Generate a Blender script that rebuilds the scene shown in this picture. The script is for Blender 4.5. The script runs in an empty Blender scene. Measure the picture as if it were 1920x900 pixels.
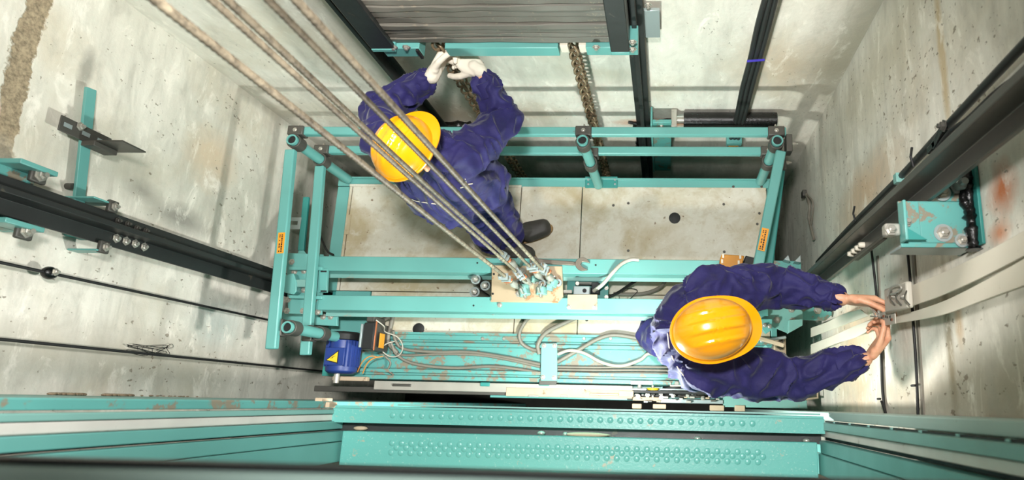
import bpy, bmesh, math, random
from mathutils import Vector, Matrix, noise
from mathutils.bvhtree import BVHTree
random.seed(7)
PI = math.pi
SC = bpy.context.scene
COL = SC.collection

# ------------------------------------------------------------------ camera
XL0 = -2.29
CAMH = 3.7                       # camera height above the car roof (z = 0)
FPX, CX, CY = 1250.0, 1190.0, 450.0
_n = Vector((1250-CX, 760-CY, FPX)).normalized()          # straight down, seen by the camera
_x = Vector((26190, 270, -1250.0)).normalized()
_x = (_x - _n*_x.dot(_n)).normalized()
_z = -_n
_y = _z.cross(_x)
WTC = Matrix((( _x.x, _y.x, _z.x), (_x.y, _y.y, _z.y), (_x.z, _y.z, _z.z)))   # world -> camera (x right, y down, z forward)
CTW = WTC.transposed()
cam_d = bpy.data.cameras.new('camera')
cam = bpy.data.objects.new('camera', cam_d)
COL.objects.link(cam)
R_, D_, F_ = CTW @ Vector((1,0,0)), CTW @ Vector((0,1,0)), CTW @ Vector((0,0,1))
cm = Matrix.Identity(4)
for i in range(3):
    cm[i][0], cm[i][1], cm[i][2] = R_[i], -D_[i], -F_[i]
cm[2][3] = CAMH
cam.matrix_world = cm
cam_d.sensor_width = 36; cam_d.lens = FPX/1920*36
cam_d.shift_x = (960-CX)/1920; cam_d.shift_y = 0
cam_d.clip_start = .02; cam_d.clip_end = 60
cam_d.dof.use_dof = True; cam_d.dof.focus_distance = 2.9; cam_d.dof.aperture_fstop = 3.2
SC.camera = cam

# ------------------------------------------------------------------ light
SC.view_settings.view_transform = 'Standard'
SC.view_settings.look = 'None'
SC.view_settings.gamma = 1
SC.view_settings.use_curve_mapping = False
SC.view_settings.exposure = 0.0
w = bpy.data.worlds.new('world'); SC.world = w; w.use_nodes = True
w.node_tree.nodes['Background'].inputs[0].default_value = (1.0, .985, .95, 1)
w.node_tree.nodes['Background'].inputs[1].default_value = 0.14
def lamp(name, kind, loc, power, col=(1,1,1), size=.1, target=None):
    l = bpy.data.lights.new(name, kind); l.energy = power; l.color = col
    if kind == 'AREA': l.size = size
    else: l.shadow_soft_size = size
    o = bpy.data.objects.new(name, l); COL.objects.link(o); o.location = loc
    if target is not None:
        o.rotation_euler = (Vector(target)-Vector(loc)).to_track_quat('-Z','Y').to_euler()
    return o
lamp('doorway_lamp', 'POINT', (-.35, -.13, .92), 88, (1, .97, .92), .05)
fl_ = lamp('flash_lamp', 'SPOT', (-.15, .45, 4.15), 455, (1, .985, .96), .10, (-.35, .80, 0))
fl_.data.spot_size = math.radians(63); fl_.data.spot_blend = .5
f2_ = lamp('left_wall_fill', 'SPOT', (-.10, .55, 4.0), 440, (1, .985, .96), .16, (XL0, .85, 2.05))  # added fill spot that brightens the left wall and jamb, no real source
f2_.data.spot_size = math.radians(76); f2_.data.spot_blend = .7

# ------------------------------------------------------------------ pixel helpers: where a point of the photo lies on a known plane
def ray(px, py): return CTW @ Vector(((px-CX)/FPX, (py-CY)/FPX, 1.0))
def at_z(px, py, z):
    d = ray(px, py); return Vector((0,0,CAMH)) + d*((z-CAMH)/d.z)
def at_y(px, py, y):
    d = ray(px, py); return Vector((0,0,CAMH)) + d*(y/d.y)
def at_x(px, py, x):
    d = ray(px, py); return Vector((0,0,CAMH)) + d*(x/d.x)
V = Vector

# ------------------------------------------------------------------ materials
def lin(c):
    return tuple(((x/255)/12.92 if x/255 <= .04045 else ((x/255+.055)/1.055)**2.4) for x in c) + (1,)
class NT:
    def __init__(s, name):
        s.m = bpy.data.materials.new(name); s.m.use_nodes = True
        s.t = s.m.node_tree; s.b = s.t.nodes['Principled BSDF']
    def n(s, typ, **kw):
        nd = s.t.nodes.new(typ)
        for k, v in kw.items(): setattr(nd, k, v)
        return nd
    def l(s, a, b): s.t.links.new(a, b)
    def noise(s, vec, scale, detail=4, rough=.55, dist=0):
        nd = s.n('ShaderNodeTexNoise'); nd.inputs['Scale'].default_value = scale
        nd.inputs['Detail'].default_value = detail; nd.inputs['Roughness'].default_value = rough
        nd.inputs['Distortion'].default_value = dist
        if vec is not None: s.l(vec, nd.inputs['Vector'])
        return nd.outputs['Fac']
    def ramp(s, fac, a, b, lo=0., hi=1.):
        nd = s.n('ShaderNodeMapRange'); nd.clamp = True
        nd.inputs['From Min'].default_value = a; nd.inputs['From Max'].default_value = b
        nd.inputs['To Min'].default_value = lo; nd.inputs['To Max'].default_value = hi
        s.l(fac, nd.inputs['Value']); return nd.outputs['Result']
    def mix(s, fac, a, b):
        nd = s.n('ShaderNodeMix', data_type='RGBA')
        for inp, v in ((nd.inputs[0], fac), (nd.inputs[6], a), (nd.inputs[7], b)):
            if hasattr(v, 'is_output'): s.l(v, inp)
            else: inp.default_value = v
        return nd.outputs[2]
    def math(s, op, a, b=0.):
        nd = s.n('ShaderNodeMath', operation=op)
        for inp, v in ((nd.inputs[0], a), (nd.inputs[1], b)):
            if hasattr(v, 'is_output'): s.l(v, inp)
            else: inp.default_value = v
        return nd.outputs[0]
    def mapv(s, vec, scale=(1,1,1), loc=(0,0,0), rot=(0,0,0)):
        nd = s.n('ShaderNodeMapping'); nd.inputs['Scale'].default_value = scale
        nd.inputs['Location'].default_value = loc; nd.inputs['Rotation'].default_value = rot
        s.l(vec, nd.inputs['Vector']); return nd.outputs[0]
    def bump(s, h, strength=.3, dist=.01):
        nd = s.n('ShaderNodeBump'); nd.inputs['Strength'].default_value = strength
        nd.inputs['Distance'].default_value = dist
        s.l(h, nd.inputs['Height']); s.l(nd.outputs[0], s.b.inputs['Normal'])
    def pos(s): return s.n('ShaderNodeNewGeometry').outputs['Position']
    def obj(s): return s.n('ShaderNodeTexCoord').outputs['Object']
    def set(s, **kw):
        for k, v in kw.items():
            i = s.b.inputs[k.replace('_', ' ')]
            if hasattr(v, 'is_output'): s.l(v, i)
            else: i.default_value = v
        return s.m

def concrete(name, base, dark, blots=(), band=None, streak_axis=2, pit=.62, warm=(196,180,150)):
    """blots: (point, (rx,ry,rz), colour, strength, softness) tinted patches with their own outline, stains and painted shade alike; band: (axis, value, half width, colour) rough mortar joint"""
    s = NT(name); p = s.pos()
    big = s.noise(p, 1.3, 5, .6, .4)
    c = s.mix(s.ramp(big, .35, .68), lin(base), lin(dark))
    w_ = s.noise(p, 2.3, 4, .6)
    c = s.mix(s.ramp(w_, .52, .75, 0, .45), c, lin(warm))
    sc = [9, 9, 9]; sc[streak_axis] = 1.0
    st = s.noise(s.mapv(p, sc), 1.0, 4, .6)
    c = s.mix(s.ramp(st, .5, .72, 0, .4), c, lin(tuple(int(x*.82) for x in dark)))
    for q, r, colr, k, soft in blots:
        warp = s.n('ShaderNodeVectorMath', operation='ADD'); nn = s.n('ShaderNodeTexNoise')
        nn.inputs['Scale'].default_value = 5; nn.inputs['Detail'].default_value = 6; nn.inputs['Roughness'].default_value = .7
        s.l(p, nn.inputs['Vector'])
        sc2 = s.n('ShaderNodeVectorMath', operation='MULTIPLY_ADD')
        s.l(nn.outputs['Color'], sc2.inputs[0]); a = min(r)*1.3
        sc2.inputs[1].default_value = (a,a,a); sc2.inputs[2].default_value = (-a/2,-a/2,-a/2)
        s.l(p, warp.inputs[0]); s.l(sc2.outputs[0], warp.inputs[1])
        sub = s.n('ShaderNodeVectorMath', operation='SUBTRACT'); s.l(warp.outputs[0], sub.inputs[0]); sub.inputs[1].default_value = q
        dv = s.n('ShaderNodeVectorMath', operation='DIVIDE'); s.l(sub.outputs[0], dv.inputs[0]); dv.inputs[1].default_value = r
        ln = s.n('ShaderNodeVectorMath', operation='LENGTH'); s.l(dv.outputs[0], ln.inputs[0])
        c = s.mix(s.ramp(ln.outputs['Value'], 1-soft, 1+soft*.3, k, 0), c, lin(colr))
    mot = s.noise(s.mapv(p, tuple(1.0 if k == streak_axis else 2.2 for k in range(3))), 4.5, 7, .68, .5)
    c = s.mix(s.ramp(mot, .50, .68, 0, .42), c, lin(tuple(int(x*.84) for x in dark)))
    c = s.mix(s.ramp(mot, .44, .34, 0, .6), c, lin(tuple(min(255, int(x*1.06)) for x in base)))
    hair_ = s.noise(s.mapv(p, (3,3,3)), 5.5, 8, .75, 2.5)
    c = s.mix(s.ramp(hair_, .61, .67, 0, .26), c, lin(tuple(int(x*.72) for x in dark)))
    fine = s.noise(p, 45, 4, .7)
    spk = s.noise(s.mapv(p, (1,1,.7)), 46, 3, .6)
    clus = s.noise(p, 3.1, 3, .5)
    thr = s.math('ADD', spk, s.math('MULTIPLY', clus, .30))
    c = s.mix(s.ramp(thr, pit+.205, pit+.24, 0, .7), c, lin((112, 100, 80)))
    c = s.mix(s.ramp(fine, .55, .8, 0, .22), c, lin(dark))
    h = s.math('ADD', fine, s.math('MULTIPLY', s.ramp(thr, pit+.205, pit+.24), -1.2))
    if band:
        sep = s.n('ShaderNodeSeparateXYZ'); s.l(p, sep.inputs[0])
        v = s.math('SUBTRACT', sep.outputs[band[0]], band[1])
        v = s.math('ADD', s.math('ABSOLUTE', v), s.math('MULTIPLY', s.math('SUBTRACT', s.noise(p, 6, 5, .7), .5), band[2]*2.6))
        ext = s.ramp(sep.outputs[1], band[4], band[4]+.25)
        m = s.math('MULTIPLY', s.ramp(v, band[2]*.85, band[2], 1, 0), ext)
        mc = s.mix(s.ramp(s.noise(p, 60, 3, .7), .35, .7), lin(band[3]), lin(tuple(int(x*.66) for x in band[3])))
        c = s.mix(m, c, mc)
        h = s.math('ADD', h, s.math('MULTIPLY', m, -2.))
    s.bump(h, .35, .006)
    return s.set(Base_Color=c, Roughness=.93)

def paint(name, col, rough=.42, dirt=.0, dirt_col=(120,98,76), metallic=0., scale=9, bump=.05, spec=.5, coat=0.):
    s = NT(name); p = s.obj()
    n1 = s.noise(p, scale*.25, 3); n2 = s.noise(p, scale, 6, .72, .3); n3 = s.noise(p, scale*6, 4, .7)
    c = s.mix(s.ramp(n1, .3, .7), lin(col), lin(tuple(int(x*.9) for x in col)))
    if dirt > 0:
        c = s.mix(s.ramp(n2, .72-dirt*.3, .74-dirt*.26, 0, .8), c, lin(dirt_col))
        c = s.mix(s.ramp(n3, .66, .7, 0, .5*min(1, dirt*3)), c, lin(tuple(int(x*.45) for x in dirt_col)))
    s.bump(n3, bump, .002)
    r = s.ramp(n2, .3, .75, rough*.85, min(1, rough*1.25))
    return s.set(Base_Color=c, Roughness=r, Metallic=metallic, Specular_IOR_Level=spec, Coat_Weight=coat)

M = {}
M['teal'] = paint('teal_paint', (104,170,164), .34, .07)
M['teal_dirty'] = paint('worn_teal_paint', (94,162,156), .42, .62, (136,110,88), scale=14)
M['teal_dark'] = paint('deep_teal_paint', (52,140,134), .45, .12)
M['teal_pale'] = paint('pale_teal_paint', (126,176,168), .35, .2, (160,140,118))
M['roof'] = paint('zinc_roof_sheet', (206,200,184), .5, .26, (150,130,98), scale=7, bump=.04)
s = NT('zinc_roof_sheet'); p = s.pos()
n1 = s.noise(p, 2.2, 5, .6, .5); n2 = s.noise(p, 11, 8, .75, .4); n3 = s.noise(p, 55, 4, .7); n4 = s.noise(p, 30, 2, .5)
c = s.mix(s.ramp(n1, .46, .62), lin((204,199,184)), lin((176,162,132)))
c = s.mix(s.ramp(n2, .50, .68, 0, .6), c, lin((168,150,118)))
c = s.mix(s.ramp(n2, .44, .32, 0, .5), c, lin((220,218,208)))
c = s.mix(s.ramp(n4, .70, .74, 0, .8), c, lin((112,84,56)))
c = s.mix(s.ramp(n3, .60, .75, 0, .35), c, lin((120,100,74)))
s.bump(n3, .08, .002)
M['roof'] = s.set(Base_Color=c, Roughness=.55, Metallic=.0)
M['tool'] = paint('dark_tool_steel', (118,108,96), .4, .3, (70,58,46), metallic=.4, scale=18)
M['black'] = paint('black_rail_steel', (44,46,45), .42, .25, (78,72,62), scale=12, metallic=.2)
M['rail'] = paint('greased_rail_steel', (84,82,76), .34, .22, (110,92,68), scale=7, metallic=.35)
M['filler'] = paint('cast_filler_iron', (112,107,98), .5, .35, (132,122,106), scale=16, metallic=.15, bump=.3)
M['steel'] = paint('bare_steel', (186,182,172), .34, .18, (120,108,92), metallic=.35, scale=22)
M['lit_steel'] = paint('bare_steel_lit', (222,218,210), .4, .15, (150,140,128), metallic=.15, scale=20)  # lighter copy of the bare steel, strong light on the jambs put into colour
M['zinc'] = paint('galvanised_steel', (170,182,182), .35, .1, (120,120,110), metallic=.4)
M['bolt'] = paint('zinc_bolt', (190,186,176), .32, .1, metallic=.6, scale=30)
M['dark'] = paint('dark_clamp_steel', (84,82,76), .5, .2, (120,110,96), metallic=.3, scale=20)
M['rust'] = paint('rusty_plate', (190,168,138), .5, .5, (164,112,70), metallic=.25, scale=10)
M['tan'] = paint('dusty_tan_part', (186,166,140), .7, .3, (120,98,76), scale=20)
M['rubber'] = paint('black_rubber', (24,24,24), .6, 0)
M['tar'] = paint('wet_black_tar', (10,10,10), .25, 0, bump=.9, scale=14)
M['cable'] = paint('grey_cable_jacket', (128,122,110), .5, .1, (90,80,66), scale=30)
M['cable_white'] = paint('pale_conduit', (188,182,168), .45, .15, scale=30)
M['wire_orange'] = paint('orange_wire', (206,138,62), .5)
M['white'] = paint('chalky_white_belt', (226,218,200), .6, .16, (190,170,138), scale=6)
M['blue'] = paint('blue_motor_paint', (34,58,128), .42, .22, (26,26,40), scale=16)
M['yellow'] = paint('yellow_label', (240,200,40), .5)
M['orange'] = paint('orange_sticker', (240,160,40), .5)
M['box_yellow'] = paint('ochre_plastic', (196,130,30), .5, .22, (110,70,30), scale=16)
M['glove'] = paint('white_work_glove', (236,226,208), .85, .1, (206,190,168), scale=22)
M['boot'] = paint('dark_rubber_boot', (62,58,54), .55, .35, (92,84,74), scale=9)
M['sole'] = paint('tan_boot_sole', (150,120,80), .7, .1)
M['fore'] = paint('grey_teal_sill', (178,206,198), .5, .2, (138,124,100), scale=4)
M['mortar'] = paint('mortar_crumb', (156,136,112), .9, .3, scale=30)
M['purple'] = paint('violet_tie', (70,60,190), .5)
M['copper'] = paint('copper_wire_tie', (190,110,72), .4, .1, metallic=.4)
M['hair'] = paint('dark_hair', (38,28,22), .7)
s = NT('yellow_hard_hat'); n1 = s.noise(s.obj(), 30, 4, .6)
s.bump(n1, .02, .002)
M['hat'] = s.set(Base_Color=s.mix(s.ramp(n1, .6, .75, 0, .35), lin((246,162,8)), lin((214,132,8))), Roughness=.24, Coat_Weight=.5, Coat_Roughness=.12)
s = NT('navy_cotton_twill'); p = s.obj()
wv = s.noise(s.mapv(p, (1,1,1)), 240, 2); soft = s.noise(p, 9, 4, .6)
c = s.mix(s.ramp(soft, .3, .75), lin((41,37,94)), lin((30,27,72)))
s.bump(s.math('ADD', s.math('MULTIPLY', wv, .25), s.math('MULTIPLY', s.noise(p, 22, 4, .6, .6), 1.)), .5, .006)
M['navy'] = s.set(Base_Color=c, Roughness=.72, Sheen_Weight=.12, Sheen_Roughness=.4, Specular_IOR_Level=.35)
s = NT('skin'); p = s.obj(); n1 = s.noise(p, 30, 4)
s.bump(s.noise(p, 180, 3), .15, .002)
M['skin'] = s.set(Base_Color=s.mix(s.ramp(n1, .35, .7), lin((222,170,136)), lin((204,140,108))), Roughness=.5, Subsurface_Weight=.12, Subsurface_Scale=.02)
# wire rope / chain
s = NT('greasy_wire_rope'); p = s.obj(); n1 = s.noise(p, 60, 4, .7); n2 = s.noise(p, 3, 3)
M['rope'] = s.set(Base_Color=s.mix(s.ramp(n1, .4, .7), s.mix(s.ramp(n2, .35, .65), lin((146,134,112)), lin((104,94,78))), lin((58,50,40))), Roughness=.6, Metallic=.1)
M['chain'] = paint('oily_chain', (138,118,92), .45, .5, (78,58,40), metallic=.3, scale=24)
# dimpled galvanised/teal header
s = NT('dimpled_teal_header'); p = s.obj(); n1 = s.noise(p, 12, 6, .7); n2 = s.noise(p, 120, 3, .6)
c = s.mix(s.ramp(n1, .64, .68, 0, .7), lin((92,164,156)), lin((170,154,130)))
c = s.mix(s.ramp(n2, .62, .7, 0, .3), c, lin((190,210,200)))
s.bump(n2, .25, .002)
M['header'] = s.set(Base_Color=c, Roughness=.34)

# ------------------------------------------------------------------ mesh builder
class MB:
    def __init__(s): s.b = bmesh.new()
    def frame(s, d, up=None):
        d = V(d).normalized(); up = V(up) if up is not None else (V((0,0,1)) if abs(d.z) < .9 else V((0,1,0)))
        u = up.cross(d).normalized(); v = d.cross(u); return u, v, d
    def pts(s, P): return [s.b.verts.new(p) for p in P]
    def face(s, vs):
        try: return s.b.faces.new(vs)
        except ValueError: return None
    def hexa(s, P):                      # 8 points: bottom ring 0-3, top ring 4-7
        v = s.pts(P)
        for f in ((3,2,1,0),(4,5,6,7),(0,1,5,4),(1,2,6,5),(2,3,7,6),(3,0,4,7)): s.face([v[i] for i in f])
        return s
    def box(s, lo, hi):
        a, b = [min(p,q) for p,q in zip(lo,hi)], [max(p,q) for p,q in zip(lo,hi)]
        return s.hexa([(a[0],a[1],a[2]),(b[0],a[1],a[2]),(b[0],b[1],a[2]),(a[0],b[1],a[2]),(a[0],a[1],b[2]),(b[0],a[1],b[2]),(b[0],b[1],b[2]),(a[0],b[1],b[2])])
    def bar(s, p0, p1, w, h, up=None):   # w across, h along up
        u, v, d = s.frame(V(p1)-V(p0), up); P = []
        for q in (V(p0), V(p1)):
            P += [q-u*w/2-v*h/2, q+u*w/2-v*h/2, q+u*w/2+v*h/2, q-u*w/2+v*h/2]
        return s.hexa(P)
    def prism(s, poly, o, u, v, dvec):   # 2D polygon on (u,v) extruded by dvec
        o, u, v, dvec = V(o), V(u), V(v), V(dvec)
        A = s.pts([o+u*x+v*y for x,y in poly]); B = s.pts([o+u*x+v*y+dvec for x,y in poly])
        s.face(A[::-1]); s.face(B); n = len(poly)
        for i in range(n): s.face([A[i], A[(i+1)%n], B[(i+1)%n], B[i]])
        return s
    def cyl(s, p0, p1, r, r2=None, seg=20, hole=0):
        r2 = r if r2 is None else r2
        return s.lathe([(0 if not hole else hole,0),(r,0),(r2,1)] + ([(hole,1)] if hole else [(0,1)]), p0, V(p1)-V(p0), seg, bool(hole))
    def lathe(s, prof, p0, axis, seg=24, closed=False):  # prof (radius, fraction of axis)
        L = V(axis).length; u, v, d = s.frame(axis); rings = []
        for r, t in prof:
            c = V(p0)+d*L*t
            if r <= 1e-7: rings.append([s.b.verts.new(c)])
            else: rings.append([s.b.verts.new(c+(u*math.cos(2*PI*k/seg)+v*math.sin(2*PI*k/seg))*r) for k in range(seg)])
        pr = list(zip(rings, rings[1:])) + ([(rings[-1], rings[0])] if closed else [])
        for A, B in pr:
            for k in range(seg):
                a, b, c_, e = A[k%len(A)], A[(k+1)%len(A)], B[(k+1)%len(B)], B[k%len(B)]
                vs = []
                for q in (a,b,c_,e):
                    if q not in vs: vs.append(q)
                if len(vs) > 2: s.face(vs)
        return s
    def tube(s, P, r, seg=8, closed=False, rad=None):
        P = [V(p) for p in P]; n = len(P); rings = []; up = None
        for i in range(n):
            if closed: d = P[(i+1)%n]-P[i-1]
            else: d = P[min(i+1,n-1)]-P[max(i-1,0)]
            if d.length < 1e-9: d = V((0,0,1))
            d.normalize()
            if up is None: up = V((0,0,1)) if abs(d.z) < .9 else V((1,0,0))
            u = up.cross(d); u.normalize(); v = d.cross(u); up = v
            rr = r if rad is None else rad[i]
            rings.append([s.b.verts.new(P[i]+(u*math.cos(2*PI*k/seg)+v*math.sin(2*PI*k/seg))*rr) for k in range(seg)])
        for i in range(n if closed else n-1):
            A, B = rings[i], rings[(i+1)%n]
            for k in range(seg): s.face([A[k], A[(k+1)%seg], B[(k+1)%seg], B[k]])
        if not closed: s.face(rings[0][::-1]); s.face(rings[-1])
        return s
    def ball(s, c, r, seg=16, rot=None):
        m = Matrix.Translation(V(c)) @ (rot.to_4x4() if rot else Matrix.Identity(4)) @ Matrix.Diagonal((*( (r,r,r) if not hasattr(r,'__len__') else r),1))
        bmesh.ops.create_uvsphere(s.b, u_segments=seg, v_segments=max(6,seg//2), radius=1, matrix=m); return s
    def hull(s, balls, sub=2):
        tmp = bmesh.new()
        for p, r in balls:
            bmesh.ops.create_icosphere(tmp, subdivisions=sub, radius=r, matrix=Matrix.Translation(V(p)))
        res = bmesh.ops.convex_hull(tmp, input=tmp.verts[:])
        keep = {v for f in tmp.faces for v in f.verts}
        junk = [g for g in res['geom_interior'] if isinstance(g, bmesh.types.BMVert)]
        bmesh.ops.delete(tmp, geom=junk, context='VERTS')
        tmp.verts.index_update(); mp = {v: s.b.verts.new(v.co) for v in tmp.verts if v.link_faces}
        for f in tmp.faces: s.face([mp[v] for v in f.verts])
        tmp.free(); return s
    def hexbolt(s, c, n, r=.011, h=.009, shank=.004):
        n = V(n).normalized(); c = V(c)
        s.lathe([(0,0),(r*1.45,0),(r*1.45,.2),(r,.2),(r,.85),(r*.8,1),(0,1)], c, n*h, 6)
        s.lathe([(0,0),(r*.55,0),(r*.55,1),(0,1)], c+n*h*.9, n*h*.7, 10); return s
    def build(s, name, mat, parent=None, bevel=0, sharp=35, flat=False, origin='c'):
        bmesh.ops.recalc_face_normals(s.b, faces=s.b.faces[:])
        me = bpy.data.meshes.new(name); s.b.to_mesh(me); s.b.free()
        return link_mesh(name, me, mat, parent, bevel, sharp, flat, origin)

def wloc(o):
    p = V((0,0,0))
    while o: p = p + o.location; o = o.parent
    return p
def link_mesh(name, me, mat, parent=None, bevel=0, sharp=35, flat=False, origin='c'):
    n = len(me.vertices); lo = V((1e9,)*3); hi = V((-1e9,)*3)
    for v in me.vertices:
        for i in range(3): lo[i] = min(lo[i], v.co[i]); hi[i] = max(hi[i], v.co[i])
    c = (lo+hi)/2
    if not parent: c.z = lo.z
    me.transform(Matrix.Translation(-c))
    if mat is not None:
        for m_ in (mat if isinstance(mat, (list,tuple)) else [mat]): me.materials.append(m_)
    if not flat:
        for p in me.polygons: p.use_smooth = True
        me.set_sharp_from_angle(angle=math.radians(sharp))
    o = bpy.data.objects.new(name, me); COL.objects.link(o)
    if parent: o.parent = parent; o.location = c - wloc(parent)
    else: o.location = c
    if bevel:
        b = o.modifiers.new('bevel', 'BEVEL'); b.width = bevel; b.segments = 2; b.limit_method = 'ANGLE'; b.angle_limit = math.radians(40)
    return o
def tag(o, label=None, cat=None, group=None, kind=None):
    if label: o['label'] = label
    if cat: o['category'] = cat
    if group: o['group'] = group
    if kind: o['kind'] = kind
    return o
def thing(name, loc, label, cat, group=None):
    o = bpy.data.objects.new(name, None); COL.objects.link(o); o.location = loc; o.empty_display_size = .05
    return tag(o, label, cat, group)
def copy_tree(o, parent=None):
    c = o.copy(); COL.objects.link(c); c.parent = parent
    for ch in list(o.children): copy_tree(ch, c)
    return c
def spline(P, n=10):
    P = [V(p) for p in P]; Q = [P[0]*2-P[1]] + P + [P[-1]*2-P[-2]]; out = []
    for i in range(1, len(Q)-2):
        a, b, c, d = Q[i-1:i+3]
        for k in range(n):
            t = k/n; out.append(.5*((2*b)+(c-a)*t+(2*a-5*b+4*c-d)*t*t+(3*b-a-3*c+d)*t**3))
    out.append(P[-1]); return out
def bolts(parent, pts, n=(0,0,1), r=.011, h=.009, name='bolt', mat='bolt'):
    for p in pts: MB().hexbolt(p, n, r, h).build(name, M[mat], parent, sharp=30)

# ------------------------------------------------------------------ the setting
XL, XR, YB, YF = -2.29, .855, 1.6, -.30
ZT, ZP = 4.6, -2.2
wallL = concrete('concrete_left', (236,231,219), (200,196,182), [
    ((XL,.95,1.2), (.3,.16,.22), (150,148,134), .5, .8), ((XL,1.16,.66), (.3,.16,.2), (214,190,160), .75, .7),
    ((XL,.80,.78), (.2,.07,.22), (88,86,80), .6, .7), ((XL,.86,1.02), (.2,.05,.1), (90,88,80), .5, .8),
    ((XL,1.23,1.42), (.2,.10,.035), (110,108,100), .6, .6), ((XL,.15,.9), (.3,.12,1.0), (140,138,122), .55, .8),  # last patch here is shade painted along the front edge of the wall
    ((XL,.35,.4), (.2,.12,.22), (150,170,168), .5, .8), ((XL,.93,1.72), (.1,.035,.05), (196,120,70), .7, .8)],
    band=(2, 1.665, .045, (176,158,130), .62), streak_axis=1)
wallB = concrete('concrete_back', (240,235,224), (218,212,198), [
    ((.55,YB,.75), (.32,.3,.3), (192,170,140), .7, .8), ((-.02,YB,.09), (.3,.3,.055), (206,120,70), .95, .7),
    ((.24,YB,.06), (.2,.2,.045), (206,120,70), .8, .7), ((-1.1,YB,.2), (.5,.3,.2), (170,140,104), .6, .8),
    ((.40,YB,1.55), (.12,.1,.02), (130,120,90), .6, .8), ((.84,YB,.95), (.12,.3,.7), (160,152,124), .6, .9)], pit=.66)
wallR = concrete('concrete_right', (238,234,222), (206,202,188), [
    ((XR,.56,2.02), (.3,.075,.07), (208,116,62), .95, .8), ((XR,.45,1.99), (.3,.035,.06), (208,124,72), .8, .8), ((XR,.92,.9), (.3,.14,.5), (206,176,142), .8, .8),
    ((XR,.68,1.45), (.3,.1,.2), (178,174,156), .6, .8), ((XR,1.1,1.76), (.3,.32,.03), (196,176,140), .9, .5),
    ((XR,.2,1.62), (.3,.28,.03), (130,118,90), .75, .6), ((XR,.25,1.7), (.3,.08,.03), (190,150,96), .6, .7),
    ((XR,.25,.6), (.3,.4,.35), (214,184,144), .75, .8), ((XR,.05,1.6), (.3,.12,1.1), (146,134,104), .55, .7),  # tall last patch is painted shade beside the door frame
    ((XR,1.35,1.2), (.3,.2,.7), (176,168,140), .55, .8)], streak_axis=1, pit=.6)
wallF = concrete('concrete_front', (170,166,154), (140,136,124))
def wall(name, lo, hi, mat):
    o = MB().box(lo, hi).build(name, mat, flat=True); return tag(o, kind='structure')
wall('wall_left', (XL-.2, YF, ZP), (XL, YB, ZT), wallL)
wall('wall_right', (XR, YF, ZP), (XR+.2, YB, ZT), wallR)
wall('wall_back', (XL-.2, YB, ZP), (XR+.2, YB+.2, ZT), wallB)
wall('wall_front', (XL-.2, YF-.2, ZP), (XR+.2, YF, ZT-1.2), wallF)
wall('floor', (XL-.2, YF-.2, ZP-.2), (XR+.2, YB+.2, ZP), paint('pit_floor', (60,58,54), .9, .2))

# ------------------------------------------------------------------ elevator car: roof, rims and the front header channel
X0, X1, Y0, Y1 = -1.975, .60, .10, 1.285
car = thing('elevator_car', (-.7, .7, -2.0), 'roof of the elevator car, dusty pale sheet metal panels with a teal rim', 'elevator car')
MB().box((X0+.03, .12, -2.0), (X1-.03, Y1-.03, -.05)).build('cabin_shell', M['teal_dark'], car)
xs = [at_z(655,400,0).x, at_z(975,400,0).x, at_z(1090,400,0).x, X1-.035]
seam2 = [at_z(690,600,0).x, at_z(964,600,0).x, at_z(1083,600,0).x, X1-.035]
YM = .60
MB().box((X0+.075, YM, -.03), (xs[0]-.003, Y1-.05, .0)).build('roof_panel', M['roof'], car, .002)
for a, b in zip(xs, xs[1:]):
    MB().box((a+.0025, YM, -.03), (b-.0025, Y1-.05, .0)).build('roof_panel', M['roof'], car, .002)
for a, b in zip(seam2, seam2[1:]):
    MB().box((a+.0025, .345, -.03), (b-.0025, YM-.004, .0)).build('roof_panel', M['roof'], car, .002)
MB().box((X0+.075, .345, -.03), (seam2[0]-.003, YM-.004, .004)).build('corner_plate', M['teal'], car, .002)
# small flap strip and screws on the rear panels
q = at_z(652,418,0)
MB().box((q.x-.012, q.y-.07, 0), (q.x+.016, q.y+.05, .004)).build('cover_strip', M['roof'], car, .001)
MB().box((X0+.075, Y1-.06, .001), (xs[1], Y1-.045, .006)).build('cover_strip', M['roof'], car, .001)
for px, py in ((1265,409),(785,617)):
    p_ = at_z(px, py, 0); MB().lathe([(0,0),(.033,0),(.033,.6),(.026,1),(.0,1)], p_, (0,0,.006), 28).build('rubber_grommet', M['rubber'], car)
for px, py in ((1178,381),(1375,350),(1357,383),(1178,470),(1358,472),(1428,350),(1424,400),(980,600),(1100,600),(1150,385),(1420,420)):
    p_ = at_z(px, py, 0); MB().lathe([(0,0),(.008,0),(.006,1),(.0,1)], p_, (0,0,.004), 12).build('screw', M['dark'], car)
# rim
MB().prism([(0,-.10),(.055,-.10),(.055,.012),(.045,.012),(.045,.0),(0,.0)], (X0, Y1-.055, 0), (0,1,0), (0,0,1), (X1-X0,0,0)).build('rear_rim', M['teal'], car, .002)
MB().box((X0, .60, -.10), (X0+.072, Y1-.057, -.005)).build('side_rim', M['teal'], car, .003)
MB().box((X1-.033, .30, -.10), (X1, Y1-.057, .002)).build('side_rim', M['teal'], car, .003)
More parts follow.
